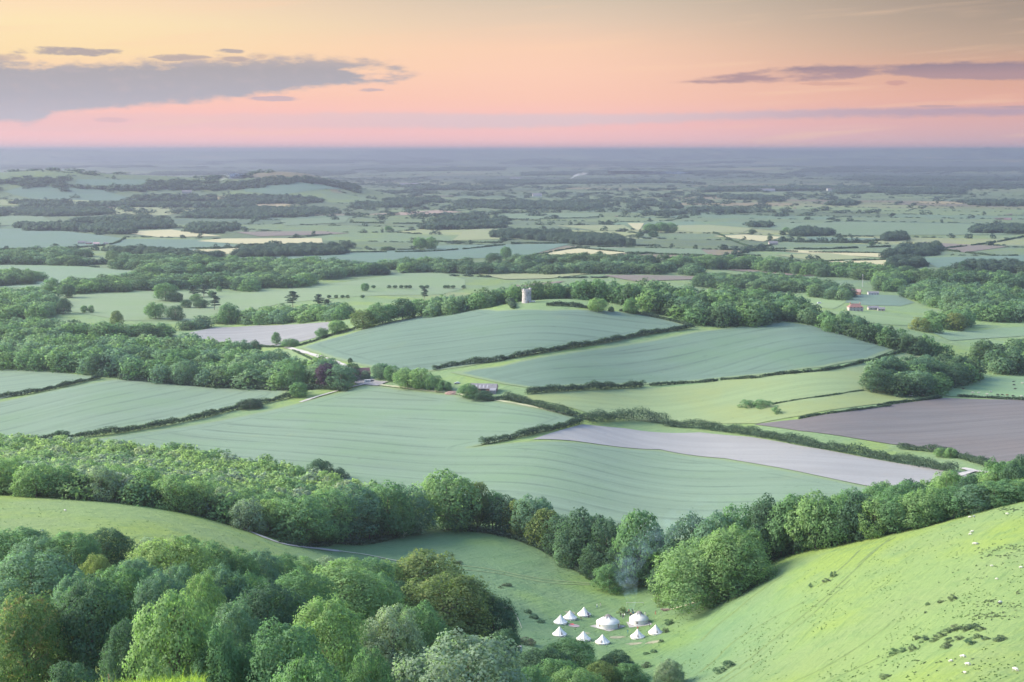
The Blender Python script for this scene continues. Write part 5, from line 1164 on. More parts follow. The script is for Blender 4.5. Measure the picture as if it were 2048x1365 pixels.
for sx in (-3.2, 3.2): part('post', [tube((sx, 0, -.1), (sx, 0, .95), .05, .05, 6, 1)], white_m, rl)
part('post', [tube((0, 0, -0.2), (0, 0, 1.4), .06, .05, 6, 1)], white_m, thing('marker_post', spot(1322, 1232), 'single white post on the grass right of the fire', 'post'))
heap = thing('log_pile', spot(1330, 1222), 'grey heap of cut branches at the edge of the trees', 'log pile')
r = np.random.default_rng(3)
part('branches', [tube((r.uniform(-1.7, 1.7), r.uniform(-.8, .8), r.uniform(0, .9)), (r.uniform(-2.2, 2.2), r.uniform(-1.1, 1.1), r.uniform(0, 1.0)), .07, .04, 5, 2) for _ in range(60)], plain('dead_wood', (0.22, 0.17, 0.16), 0.9, 0.25, 3.0), heap)
br = thing('fallen_branch', spot(1030, 1238), 'bleached fallen branch lying in an arc left of the bell tents', 'branch')
pts = [spot(a, b_, 0) for a, b_ in [(1008, 1216), (1021, 1220), (1031, 1229), (1038, 1243), (1044, 1258)]]
part('bough', [tube(pts[i] - br.location + Vector((0, 0, .2)), pts[i + 1] - br.location + Vector((0, 0, .2)), .16 - .025 * i, .135 - .025 * i, 6, 3) for i in range(4)], plain('bleached_wood', (0.26, 0.255, 0.235), 0.9), br)

# ------------------------------------------------------------------ sheep and cows
wool = plain('wool', (0.42, 0.415, 0.39), 0.95, 0.08, 8.0); face_w = plain('pale_face', (0.28, 0.26, 0.24), 0.8); face_k = plain('black_face', (0.03, 0.03, 0.03), 0.8); hide_k = plain('black_hide', (0.025, 0.022, 0.022), 0.7); hide_w = plain('cream_hide', (0.34, 0.32, 0.29), 0.8, 0.1, 3.0); hide_b = plain('brown_hide', (0.12, 0.06, 0.035), 0.8)
def beast(kind, graze, mats):
    if kind == 'sheep':
        V_ = [(0, 0, .62), (0, -.30, .66), (0, -.52, .70), (0, .34, .64), (0, .52, .62)]; E_ = [(0, 1), (1, 2), (0, 3), (3, 4)]; R_ = [(.27, .27), (.26, .26), (.17, .19), (.27, .27), (.16, .18)]; hl, lw, hip = .60, .045, .42
        hd = [(0, -.66, .55), (0, -.78, .33), (0, -.86, .20)] if graze else [(0, -.66, .86), (0, -.80, .96), (0, -.94, .90)]; hr = [.11, .085, .05]; tail = [(0, .64, .60), (0, .68, .40)]
    else:
        V_ = [(0, 0, .98), (0, -.55, 1.02), (0, -.85, 1.10), (0, .6, 1.04), (0, .9, 1.08)]; E_ = [(0, 1), (1, 2), (0, 3), (3, 4)]; R_ = [(.36, .40), (.33, .38), (.20, .26), (.32, .36), (.2, .22)]; hl, lw, hip = .95, .075, .75
        hd = [(0, -1.15, .95), (0, -1.35, .55), (0, -1.48, .28)] if graze else [(0, -1.12, 1.30), (0, -1.35, 1.42), (0, -1.62, 1.30)]; hr = [.17, .14, .09]; tail = [(0, 1.06, 1.0), (0, 1.10, .45)]
    b0 = 2
    for q, r_ in zip(hd, hr): V_.append(q); E_.append((b0, len(V_) - 1)); R_.append(r_); b0 = len(V_) - 1
    for sx in (-1, 1): V_.append((hd[1][0] + sx * hr[1] * 1.9, hd[1][1] + .04, hd[1][2] + .05)); E_.append((b0 - 1, len(V_) - 1)); R_.append(hr[1] * .35)
    b0 = 4
    for q in tail: V_.append(q); E_.append((b0, len(V_) - 1)); R_.append(lw * .8); b0 = len(V_) - 1
    k_ = hl / .60
    for sx in (-1, 1):
        for root, pts in ((1, [(sx * .16, -.34, .50), (sx * .15, -.36, .28), (sx * .15, -.34, .03)]), (3, [(sx * .17, .36, .50), (sx * .15, .28, .42), (sx * .15, .44, .24), (sx * .15, .40, .03)])):
            b0 = root
            for i, q in enumerate(pts): V_.append((q[0] * k_, q[1] * k_, q[2] * k_)); E_.append((b0, len(V_) - 1)); R_.append(lw * (1.7 if i == 0 else 1.0)); b0 = len(V_) - 1
    hy = hd[0][1] * 1.02
    return skin_mesh(kind, V_, E_, R_, mats, lambda c: 1 if (c.y < hy and abs(c.x) < .4) or c.z < hip * (.62 if kind == 'sheep' else .35) else 0)
SH_W = [beast('sheep', g, [wool, face_w]) for g in (True, False)]; SH_K = beast('sheep', True, [wool, face_k])
for px, py, rz, me, sc, lb in [(1939, 1037, 1.4, SH_W[0], 1.0, 'left one of two sheep standing together on the upper slope'), (1948, 1035.5, -1.3, SH_W[1], .9, 'right one of two sheep standing together on the upper slope'), (2014, 1030, 1.1, SH_W[0], .9, 'topmost sheep near the right end of the slope crest'), (1943, 1066.5, 1.6, SH_W[1], 1.05, 'upper sheep of the second pair below the crest'),
     (1940, 1071, 1.5, SH_W[0], .9, 'lower sheep of the second pair below the crest'), (1948, 1090.5, 1.3, SH_W[0], 1.05, 'left sheep of the pair above the grey-green tufts'), (1953.5, 1090, -1.5, SH_W[0], .9, 'right sheep of the pair above the grey-green tufts'), (1983, 1134, 1.2, SH_W[0], .75, 'small lamb alone in the middle of the slope'), (2041.5, 1137.5, 1.4, SH_W[0], .85, 'lamb at the right edge in the middle of the slope'),
     (2000.5, 1208, -1.2, SH_K, 1.05, 'black-faced sheep above the heather patch'), (1925, 1317, 1.3, SH_W[0], 1.12, 'upper sheep of the trio on the lower slope'), (1901, 1325.5, 1.7, SH_W[0], .9, 'small left sheep of the trio on the lower slope'), (1934.5, 1332.5, 1.2, SH_W[0], 1.1, 'large right sheep of the trio on the lower slope'), (1929, 1348.5, .4, SH_W[1], .85, 'lamb below the trio near the bottom border'),
     (2030, 1343, .7, SH_W[0], 1.15, 'plump sheep alone in the lower right corner of the slope'), (83, 1064.5, 1.4, SH_W[0], 1.1, 'lone sheep on the left meadow above the wood'), (130, 1023, 1.2, SH_W[0], .9, 'tiny pale sheep high on the left meadow'), (1993, 1160, 1.0, SH_W[0], .7, 'small lamb left of the right border tufts')]:
    o = link('sheep', me, None, spot(px, py, .02), rz); o.scale = (sc * .88,) * 3; tag(o, 'white woolly ' + lb if 'black-faced' not in lb else lb, 'sheep', 'sheep on the turf')
COW = {'w': [beast('cow', g, [hide_w, hide_w]) for g in (True, False)], 'k': [beast('cow', g, [hide_k, hide_k]) for g in (True, False)], 'b': [beast('cow', True, [hide_b, hide_b])] * 2}
for px, py, kk, rz, lb in [(1945, 787.5, 'w', 1.4, 'cream cow first from the left by the hedge'), (1957, 788, 'w', 1.6, 'cream cow second from the left by the hedge'), (1974, 791, 'w', 1.2, 'cream cow third from the left by the hedge'), (1982, 786, 'w', -1.3, 'cream cow standing a little back from the hedge'), (1926, 780, 'k', 1.3, 'black cow alone left in the pasture'), (2027, 765.5, 'k', 1.5, 'black cow highest up near the trees'),
     (2028, 772, 'k', -1.4, 'black cow just below the highest one'), (2030, 780, 'k', 1.4, 'black cow third from the top at the right'), (2045, 768.5, 'w', 1.2, 'cream and black cow at the right border near the trees'), (1995, 791.5, 'k', 1.5, 'black cow lying left in the row by the hedge'), (2004, 792, 'k', 1.4, 'black cow middle of the row by the hedge'), (2014, 792.5, 'b', 1.6, 'brown cow right in the row by the hedge'),
     (2026, 794, 'k', -1.5, 'black cow at the right end of the row by the hedge'), (2043, 795, 'w', 1.4, 'cream cow in the corner by the hedge'), (1831, 792, 'w', 1.5, 'cream cow right of the white horsebox'), (1845, 792.5, 'w', 1.4, 'cream cow second right of the white horsebox'), (1854, 793, 'k', 1.4, 'dark cow under the copse beside the cream ones')]:
    o = link('cow', COW[kk][len(lb) % 2], None, spot(px, py, .02), rz); tag(o, lb, 'cow', 'cattle in the pasture')

# ------------------------------------------------------------------ tower
tw = spot(1053, 606, 0.3); tower = thing('stone_tower', tw, 'round pale stone tower with battlements on top of the knoll', 'tower')
part('wall', [lathe([(4.35, 0), (4.2, .6), (4.0, 6), (3.95, 10.2)], 40)], stone_m, tower, True)
part('string_course', [lathe([(3.97, 10.0), (4.25, 10.15), (4.25, 10.5), (4.0, 10.55)], 40)], stone_m, tower)
v, f = join([lathe([(4.2, 10.5), (4.2, 11.6), (3.7, 11.6), (3.7, 10.4), (0, 10.4)], 40)])
mesh_obj('parapet', v, f, stone_m, tower)
for j in range(10):
    a0 = j * math.pi / 5; sh = []
    pr_ = [(4.2, 11.603), (4.2, 12.9), (3.7, 12.9), (3.7, 11.603)]; v, f = lathe(pr_, 4, a0, a0 + .40, False); f += [(0, 5, 10, 15), (4, 19, 14, 9)]
    mesh_obj('merlon', v, f, stone_m, tower)
part('turret', [lathe([(1.15, 0), (1.1, 12.2), (1.25, 12.3), (1.25, 13.6), (0, 13.9)], 16)], stone_m, tower, True).location = (3.3, 1.8, 0)
for z, a in ((3.2, -1.9), (6.6, -1.5), (8.8, -1.15), (6.4, -.6)):
    o = part('window', [box(-.3, .12, -.22, .22, 0, 1.5)], dark_m, tower); o.location = (math.cos(a) * 4.03, math.sin(a) * 4.03, z); o.rotation_euler = (0, 0, a)
o = part('door', [box(-.3, .1, -.6, .6, 0, 2.2)], wood_m, tower); o.location = (math.cos(-1.2) * 4.25, math.sin(-1.2) * 4.25, .2); o.rotation_euler = (0, 0, -1.2)

# ------------------------------------------------------------------ vehicles
def car(loc, rz, paint, label, kind='car', L=4.3, Wd=1.75, hh=1.45, nm='parked_car'):
    t = thing(nm, loc, label, kind, None, rz); l = L / 2; w = Wd / 2
    if kind == 'car': pf = [(-l, .35), (-l, .80), (-l * .55, .92), (-l * .25, hh), (l * .55, hh), (l * .85, .95), (l, .85), (l, .35)]
    else: pf = [(-l, .4), (-l, 1.0), (-l * .85, 1.25), (-l * .68, hh), (l, hh), (l, .4)]
    n_ = len(pf); v = [(x, -w if z < 1 else -w * .88, z) for x, z in pf] + [(x, w if z < 1 else w * .88, z) for x, z in pf]
    f = [tuple(range(n_ - 1, -1, -1)), tuple(range(n_, 2 * n_))] + [(i, (i + 1) % n_, n_ + (i + 1) % n_, n_ + i) for i in range(n_)]
    mesh_obj('body', v, f[:1][::-1] and [tuple(reversed(q)) for q in f], paint, t)
    for sx in (-.6, .6):
        for sy in (-1, 1):
            o = part('wheel', [([(x, z, y) for x, y, z in v_], f_) for v_, f_ in [lathe([(0, -.1), (.32, -.1), (.34, 0), (.32, .1), (0, .1)], 14)]], tyre_m, t); o.location = (sx * l, sy * w * .95, .34)
    for sy in (-1, 1):
        y_ = sy * (w * .885 + .012)
        part('window', [([(-l * .22, y_, hh - .12), (l * .45, y_, hh - .12), (l * .62, y_, 1.02), (-l * .45, y_, 1.02)], [(0, 1, 2, 3)])], glass_m, t)
    return t
def trailer(loc, rz, L, label, nm='caravan', cat='caravan', hh=2.4):
    t = thing(nm, loc, label, cat, None, rz); v, f = box(-L / 2, L / 2, -1.05, 1.05, .45, hh); v = [(x * (.93 if z > 1 else 1), y * (.96 if z > 1 else 1), z) for x, y, z in v]
    part('body', [(v, f)], white_m, t)
    for sy in (-1, 1):
        part('window', [box(-L * .3, L * .25, sy * 1.05 - .03, sy * 1.05 + .03, 1.25, 1.8)], glass_m, t)
        o = part('wheel', [([(x, z, y) for x, y, z in v_], f_) for v_, f_ in [lathe([(0, -.1), (.33, -.1), (.33, .1), (0, .1)], 14)]], tyre_m, t); o.location = (0, sy * 1.0, .33)
    part('drawbar', [tube((-L / 2 - 1.1, 0, .5), (-L / 2, 0, .55), .06, .06, 6, 1)], grey_m, t); return t
silver = plain('silver_paint', (0.45, 0.46, 0.48), 0.3, metal=0.6); dkpaint = plain('dark_paint', (0.04, 0.045, 0.06), 0.3)
trailer(spot(735, 766), 0.15, 5.0, 'white caravan parked in front of the farmhouse'); car(spot(744, 764), .2, dkpaint, 'dark car parked beside the white caravan'); car(spot(914, 768), .1, silver, 'silver pickup parked in the grass above the earth mound')
car(spot(1066, 605), .0, white_m, 'small white car parked at the foot of the tower'); trailer(spot(1821, 793), .1, 3.6, 'white horsebox at the corner of the copse', 'horsebox', 'horsebox'); car(spot(1638, 608), .1, white_m, 'white van on the strip above the upper wheat field', 'van', 4.9, 1.9, 2.1, 'parked_van')
car(spot(807, 544), .05, white_m, 'white van standing alone in the park', 'van', 5.2, 2.0, 2.3, 'parked_van')
for px, py, lb in ((174, 419, 'white van beside the far red-roofed farm'), (279, 419, 'white van on the far left green field'), (290, 420, 'second white van on the far left green field'), (342, 418, 'white van right on the far left green field'), (113, 411, 'white dot of a van under the far left wood')):
    car(spot(px, py), .1, white_m, lb, 'van', 7.5, 2.6, 3.0, 'parked_van')
car(spot(1027, 1309), .6, white_m, 'white camper van roof half hidden between wood and thicket', 'van', 5.4, 2.1, 2.5, 'camper_van')

# ------------------------------------------------------------------ houses and barns
def house(loc, rz, L, Wd, eave, ridge, wm, rm, label, hip=False, chim=1, rows=1, nwin=3, nm='farmhouse', cat='house'):
    t = thing(nm, loc, label, cat, None, rz); l, w = L / 2, Wd / 2
    part('wall', [([(-l, -w, -.4), (l, -w, -.4), (l, w, -.4), (-l, w, -.4), (-l, -w, eave), (l, -w, eave), (l, w, eave), (-l, w, eave)] + ([] if hip else [(-l, 0, ridge - .1), (l, 0, ridge - .1)]),
                   [(0, 1, 5, 4), (1, 2, 6, 5), (2, 3, 7, 6), (3, 0, 4, 7)] + ([] if hip else [(5, 6, 9), (7, 4, 8)]))], wm, t)
    o_ = .4; lx = l + (o_ if not hip else o_); rx = l - w * .9 if hip else lx; e = eave - .18
    rf = part('roof', [([(-lx, -w - o_, e), (lx, -w - o_, e), (lx, w + o_, e), (-lx, w + o_, e), (-rx, 0, ridge), (rx, 0, ridge)], [(0, 1, 5, 4), (2, 3, 4, 5)] + ([(1, 2, 5), (3, 0, 4)] if hip else []) + [(3, 2, 1, 0)])], rm, t)
    for k in range(chim):
        part('chimney', [box(-.45, .45, -.4, .4, 0, 1.9)], brick_m, rf).location = ((-1, 1, 0)[k] * l * .7, .3, ridge - .7)
    for row in range(rows):
        for k in range(nwin):
            for sy in (-1, 1):
                xx = -l + L * (k + .5) / nwin
                part('window', [box(-.5, .5, -.05, .05, 0, 1.1)], glass_m, t).location = (xx, sy * (w + .02), .9 + row * 2.6)
    part('door', [box(-.5, .5, -.06, .06, 0, 2.0)], wood_m, t).location = (l * .28, -w - .03, 0)
    return t
house(spot(722, 759), .35, 13, 7.5, 4.6, 9.0, cream_m, tile_m, 'farmhouse with a steep red roof and white gable behind the trees', rows=2)
brn = thing('barn', spot(968, 784), 'long barn with grey sheet roof, pale skylights and brown gable', 'barn', None, -.12)
part('wall', [box(-9.5, 9.5, -4, 4, -.5, 3.2), ([(9.503, -4, 3.2), (9.503, 4, 3.2), (9.503, 0, 6.0)], [(0, 1, 2)]), ([(-9.503, -4, 3.2), (-9.503, 0, 6.0), (-9.503, 4, 3.2)], [(0, 1, 2)])], plain('brown_boards', (0.22, 0.14, 0.10), 0.9, 0.2, 2.0), brn)
rf = part('roof', [([(-9.9, -4.5, 2.95), (9.9, -4.5, 2.95), (9.9, 0, 6.1), (-9.9, 0, 6.1), (9.9, 4.5, 2.95), (-9.9, 4.5, 2.95)], [(0, 1, 2, 3), (3, 2, 4, 5)])], slate_m, brn)
for k in range(5):
    x0 = -8.5 + k * 2.7; part('skylight', [([(x0, -3.7, 3.55), (x0 + .9, -3.7, 3.55), (x0 + .9, -1.2, 5.30), (x0, -1.2, 5.30)], [(0, 1, 2, 3)])], plain('skylight_sheet', (0.24, 0.24, 0.26), 0.5), rf)
part('lean_to', [box(5.2, 9.4, -8.4, -4.0, -.5, 2.6), ([(5, -8.8, 2.5), (9.6, -8.8, 2.5), (9.6, -3.9, 3.6), (5, -3.9, 3.6)], [(0, 1, 2, 3)])], plain('lean_to_sheet', (0.16, 0.16, 0.175), 0.6, 0.1, 1.0), brn)
part('door', [box(-1.8, 1.8, -4.06, -3.98, -.3, 2.8)], dark_m, brn)
md = spot(905, 787); v, f = lathe([(5.6, -.2), (4.6, .7), (3.0, 1.3), (1.2, 1.55), (0, 1.6)], 20); r = np.random.default_rng(4)
tag(link('earth_mound', mesh_obj('earth_mound', [(x * r.uniform(.9, 1.1), y * r.uniform(.9, 1.1), z * r.uniform(.85, 1.1)) for x, y, z in v], f, plain('red_brown_earth', (0.15, 0.105, 0.09), 0.95, 0.2, 1.0)).data, None, md), 'low round mound of red-brown earth left of the barn', 'mound')
bpy.data.objects.remove(bpy.data.objects['earth_mound']) if bpy.data.objects['earth_mound'].location.length < 1 else None
house(spot(1710, 622), .08, 16, 9, 4.6, 8.2, cream_m, tile_m, 'large house with a red hipped roof among the right hand trees', True, 2, 2, 4, 'country_house')
house(spot(1746, 620), .05, 12, 6, 2.8, 4.6, cream_m, slate_m, 'low pale shed right of the red-roofed house', False, 0, 1, 2, 'shed', 'shed'); house(spot(1762, 622), -.1, 8, 5, 2.6, 4.2, cream_m, slate_m, 'second low pale shed right of the red-roofed house', False, 0, 1, 2, 'shed', 'shed')
house(spot(1706, 590), -.35, 20, 9, 4.2, 7.6, brick_m, plain('pink_roof', (0.21, 0.145, 0.14), 0.8, 0.15, 1.0), 'pinkish red-brick barn behind the teal strip', False, 0, 1, 5, 'brick_barn', 'barn'); house(spot(1746, 590), .05, 14, 6, 3, 4.6, white_m, slate_m, 'low white building right of the brick barn', False, 0, 1, 4, 'shed', 'shed')
for px, py, L, wm, rm, lb in [(163, 488, 14, cream_m, slate_m, 'grey-roofed farm building left in the far farm cluster'), (178, 489, 12, brick_m, slate_m, 'dark-roofed farm building in the middle of the far cluster'), (193, 490, 12, cream_m, plain('mauve_roof', (0.36, 0.26, 0.27), 0.8), 'mauve-roofed barn right in the far cluster'), (212, 489, 9, cream_m, slate_m, 'small white house at the right end of the far cluster'),
     (125, 511, 26, cream_m, slate_m, 'long pale building half hidden in the far left wood'), (146, 511, 14, cream_m, slate_m, 'short pale building beside the long one in the far left wood'), (27, 421, 26, cream_m, slate_m, 'pale house at the far left edge'), (200, 421, 24, cream_m, tile_m, 'left red-roofed house on the far left fields'), (216, 421, 26, cream_m, tile_m, 'right red-roofed house on the far left fields'),
     (374, 388, 34, cream_m, slate_m, 'large pale house under the distant hill'), (1546, 490, 18, cream_m, slate_m, 'small pale-roofed house at the far hedge corner'), (820, 371, 110, white_m, slate_m, 'large pale shed on the distant plain'), (1533, 383, 80, white_m, slate_m, 'pale buildings on the distant right plain'), (1664, 382, 50, white_m, slate_m, 'small white building on the distant right plain'), (1074, 393, 40, white_m, slate_m, 'white house speck on the distant plain'), (1031, 359, 70, white_m, slate_m, 'tiny white building on the hazy plain')]:
    k = L / 14; house(spot(px, py), .1, L, 7 * min(k, 3), 3.2 * min(k, 2.2), 6 * min(k, 2.2), wm, rm, lb, False, 1 if L < 30 else 0, 1, 3, 'distant_house', 'house')
fp = thing('flagpole', spot(906, 616), 'white flagpole in front of the dark hedge left of the tower', 'flagpole'); part('pole', [tube((0, 0, 0), (0, 0, 5.5), .13, .09, 8, 1)], white_m, fp); part('finial', [lathe([(0, 5.45), (.18, 5.6), (0, 5.8)], 8)], white_m, fp)
ms = thing('radio_mast', spot(1725, 574), 'slim pale mast rising from the right hand wood', 'mast'); part('pole', [tube((0, 0, 0), (0, 0, 17), .3, .2, 8, 1)], grey_m, ms); part('antenna', [box(-.5, .5, -.5, .5, 15.5, 17.5)], grey_m, ms)

# ------------------------------------------------------------------ ponds
wm_, t, b = new_mat('still_water'); b.inputs['Base Color'].default_value = (0.03, 0.04, 0.05, 1); b.inputs['Roughness'].default_value = 0.03; b.inputs['Specular IOR Level'].default_value = 1.0; b.inputs['IOR'].default_value = 1.6
for txt, lb in [("1986,438 2000,440 2022,441 2024,437 2004,436.5", 'pond shining pink on the far right meadow'), ("2012,429.5 2024,430.5 2024,428.5", 'small shining pool behind the pink pond'), ("1582,417 1592,418 1593,416", 'small pool on the far flat meadow'), ("1626,408.5 1652,408.8 1652,407.4", 'thin strip of water on the far flat meadow'), ("750,363.5 802,363.8 800,362 752,361.8", 'long bright lake strip on the hazy plain'), ("1226,433.5 1236,433.8 1236,432.4", 'tiny pool on the central far meadow')]:
    poly = world_poly(txt); zz = float(np.max(H(np.array(poly)[:, 0], np.array(poly)[:, 1]))) + 0.9
    tag(mesh_obj('pond', [(x, y, zz) for x, y in poly], [tuple(range(len(poly)))], wm_), lb, kind='structure')

# ------------------------------------------------------------------ fence along the left meadow
px = np.array(P("-20,984 100,994 220,1005 330,1018 440,1042 500,1061")); x, y, z = hit(px[:, 0], px[:, 1]); ln = smooth_line(np.stack([x, y], -1), 2.7)
fz = H(ln[:, 0], ln[:, 1]); fence = thing('wire_fence', (ln[0][0], ln[0][1], fz[0]), 'wire fence on wooden posts along the plantation edge', 'fence'); o0 = np.array([ln[0][0], ln[0][1], fz[0]])
pm = bpy.data.meshes.new('post'); pv, pf_ = tube((0, 0, -.3), (0, 0, 1.15), .06, .055, 6, 1); pm.from_pydata([tuple(q) for q in pv], [], pf_); pm.materials.append(wood_m)
for (a, b_), c in zip(ln, fz): link('post', pm, fence, tuple(np.array([a, b_, c]) - o0))
part('wire', [tube(np.array([*ln[i], fz[i] + h_]) - o0, np.array([*ln[i + 1], fz[i + 1] + h_]) - o0, .012, .012, 4, 1) for i in range(len(ln) - 1) for h_ in (.4, .75, 1.08)], grey_m, fence)

# ------------------------------------------------------------------ shrubs on the slopes
def shrub(px, py, wpx, hpx, colour, label, shape='dome0', group=None):
    x, y, z = hit1(px, py); k = y / FPX; me = SHRUB[int(px) % 4]
    o = link('shrub', me, None, (x, y, z - .15), (px * 7.3) % 6.28); o.scale = (wpx * k, wpx * k * .8, hpx * k * 0.95)
    o.material_slots[0].link = 'OBJECT'; o.material_slots[0].material = LEAF[colour]; tag(o, label, 'shrub', group); return o
for a in [(1621, 1175, 10, 10, 'dark', 'small round dark shrub on the steep slope'), (1652, 1165, 18, 9, 'gorse', 'long low shrub, lower piece, on the steep slope'), (1667, 1154, 16, 13, 'dark', 'dark shrub at the upper end of the long low one'), (1855, 1211, 11, 8, 'dark', 'left small shrub of the upper trio on the slope'), (1881, 1206, 13, 8, 'gorse', 'middle shrub of the upper trio on the slope'), (1904, 1201, 21, 13, 'gorse', 'largest right shrub of the upper trio on the slope'), (1851, 1227, 7, 6, 'gorse', 'tiny shrub below the upper trio'),
          (1788, 1310, 20, 15, 'dark', 'left bush of the round trio below the heather'), (1806, 1304, 15, 12, 'dark', 'middle bush of the round trio below the heather'), (1824, 1302, 18, 15, 'gorse', 'right bush of the round trio below the heather'), (1440, 1346, 26, 14, 'dark', 'lower half of the dark long bush at the slope foot'), (1458, 1335, 30, 16, 'dark', 'upper half of the dark long bush at the slope foot'), (1773, 1356, 24, 9, 'gorse', 'low bush by the bottom border of the slope'),
          (2036, 1188, 9, 7, 'gorse', 'small bush at the right border of the slope'), (1055, 1226, 18, 9, 'dark', 'left bush of the dark row beside the fallen branch'), (1067, 1236, 22, 8, 'dark', 'middle bush of the dark row beside the fallen branch'), (1081, 1245, 16, 7, 'dark', 'right bush of the dark row beside the fallen branch'), (1050, 1288, 38, 14, 'gorse', 'brownish low scrub left of the lowest bell tent'), (1338, 1248, 22, 11, 'dark', 'dark bush right of the smaller yurt'),
          (1322, 1285, 12, 8, 'dark', 'small bush beside the worn patch'), (1307, 1305, 16, 8, 'dark', 'small dark bush on the open grass below the tents'), (1293, 1309, 12, 6, 'dark', 'tiny bush left of the small dark one below the tents'), (1294, 1334, 22, 12, 'gorse', 'grey scrub right of the lower thicket'), (1328, 1209, 44, 22, 'olive', 'olive scrub at the foot of the huge round tree'), (1320, 1184, 30, 24, 'gorse', 'brown thorn bush under the huge round tree'),
          (1331, 1265, 14, 12, 'gorse', 'brown leafless bush behind the rightmost bell tent'), (1244, 1226, 18, 14, 'olive', 'olive bush beside the campfire group'), (1013, 1172, 18, 7, 'gorse', 'low bush left on the combe floor'), (1000, 1176, 9, 5, 'gorse', 'tiny tuft left on the combe floor'), (915, 1128, 22, 6, 'gorse', 'flat bush where the wheel tracks begin'), (805, 1076, 22, 26, 'white', 'white-flowering hawthorn bush at the belt edge'),
          (1494, 815, 36, 17, 'mid', 'left half of the long round bush in the rough pasture'), (1526, 815, 40, 18, 'mid', 'right half of the long round bush in the rough pasture'), (1553, 827, 24, 16, 'mid', 'smaller round bush right of the long one in the pasture'), (1586, 747, 24, 8, 'hedge', 'bump of a bush on the thin hedge, left'), (1618, 743, 12, 8, 'hedge', 'bump of a bush on the thin hedge, right')]:
    shrub(*a[:5], a[5], 'dome%d' % (int(a[0]) % 2))
for i, (px, py, w_, h_, c_) in enumerate([(1880, 1276, 26, 12, 'gorse'), (1896, 1266, 24, 12, 'hedge'), (1915, 1259, 26, 11, 'gorse'), (1931, 1262, 22, 10, 'gorse'), (1946, 1256, 28, 11, 'hedge'), (1960, 1262, 22, 11, 'gorse'), (1900, 1284, 24, 10, 'hedge'), (1920, 1279, 22, 9, 'gorse'), (1941, 1288, 28, 13, 'dark'), (1957, 1276, 20, 9, 'hedge'), (1894, 1296, 28, 10, 'gorse'), (1848, 1282, 24, 12, 'hedge'), (1835, 1278, 16, 9, 'gorse'), (1868, 1284, 18, 9, 'hedge'), (1972, 1280, 22, 7, 'hedge'), (2002, 1280, 32, 10, 'hedge')]):
    shrub(px, py, w_, h_, c_, ('brownish' if c_ == 'gorse' else 'dark green' if c_ == 'dark' else 'grey-green') + ' clump, ' + ys_[i] + ' in the heather patch counted from its upper left', 'dome%d' % (i % 2), 'clumps of the heather patch')

# ------------------------------------------------------------------ rough tufts, long grass, sheep tracks
def tufts(name, pts, size, colour, label, flat=0.5):
    r = np.random.default_rng(len(pts)); C_, N_ = [], []
    for (x, y), s in zip(pts, size):
        k = 12; d = unit(r.normal(size=(k, 3)) + [0, 0, .5]); z = float(H(x, y))
        C_.append(np.array([x, y, z]) + d * np.array([s, s, s * flat]) * r.uniform(.3, 1, k)[:, None]); N_.append(unit(d + .4 * r.normal(size=(k, 3))))
    v, q = cards(np.concatenate(C_), np.concatenate(N_), 0.35, r)
    return tag(link(name, fast_mesh(name, v, q, colour)), label, kind='stuff')
tuft_m = leaf_mat('leaves_tussock', (0.092, 0.145, 0.056)); tuft_g = leaf_mat('leaves_grey_tussock', (0.100, 0.13, 0.075))
r = np.random.default_rng(17); px = r.uniform(1330, 2048, 3800); py = r.uniform(1020, 1365, 3800)
nn_ = np.sin(px * .021 + py * .035) + np.sin(px * .043 - py * .012 + 2) + r.normal(0, .6, 3800)
ok = (py > 1220 - (px - 1340) * .30) & (nn_ > 0.35); x, y, z = hit(px[ok], py[ok])
tufts('grass_tufts', np.stack([x, y], -1), r.uniform(.08, .30, len(x)) , tuft_m, 'small dark grass tufts scattered over the sheep slope')
pts, sz = [], []
for cx, cy, wx, wy, n_ in [(2005, 1098, 55, 8, 50), (2022, 1020, 40, 6, 40), (1990, 1112, 50, 6, 30), (1990, 1232, 50, 8, 50), (1976, 1203, 20, 4, 16), (2000, 1210, 45, 6, 26), (1840, 1330, 160, 30, 24), (1960, 1150, 90, 60, 30)]:
    a, b_ = r.normal(cx, wx / 2, n_), r.normal(cy, wy / 2, n_); x, y, z = hit(a, b_); pts += list(zip(x, y)); sz += list(r.uniform(.3, .75, n_))
tufts('rough_grass', pts, sz, tuft_g, 'grey-green rough grass patches near the right edge of the slope')
pts, sz = [], []
for cx, cy, wx, wy, n_ in [(1345, 803, 40, 3, 40), (1335, 809, 34, 2, 24), (1390, 804, 20, 2, 16), (1355, 825, 18, 2, 14), (1560, 785, 120, 12, 60), (1600, 805, 60, 6, 40), (1430, 790, 120, 20, 50), (1500, 825, 60, 3, 20), (1700, 760, 40, 4, 12), (1240, 800, 60, 8, 20)]:
    a, b_ = r.normal(cx, wx / 2, n_), r.normal(cy, wy / 2, n_); x, y, z = hit(a, b_); pts += list(zip(x, y)); sz += list(r.uniform(.5, 1.3, n_))
tufts('rushes', pts, sz, tuft_m, 'dark rush patches in the rough pasture')
px = r.uniform(880, 1330, 420); py = r.uniform(1080, 1330, 420); ok = (py > 1075 + np.abs(px - 960) * .12) & (r.uniform(size=420) < .8); x, y, z = hit(px[ok], py[ok])
px2 = r.uniform(0, 700, 300); py2 = r.uniform(1000, 1110, 300); ok2 = py2 > 1000 + px2 * .14; x2, y2, z2 = hit(px2[ok2], py2[ok2])
tufts('meadow_tufts', np.stack([np.concatenate([x, x2]), np.concatenate([y, y2])], -1), r.uniform(.12, .34, len(x) + len(x2)), tuft_m, 'tiny dark tufts in the combe and on the left meadow')
trk = plain('sheep_track_turf', (0.075, 0.115, 0.036), 0.95, 0.25, 0.6)
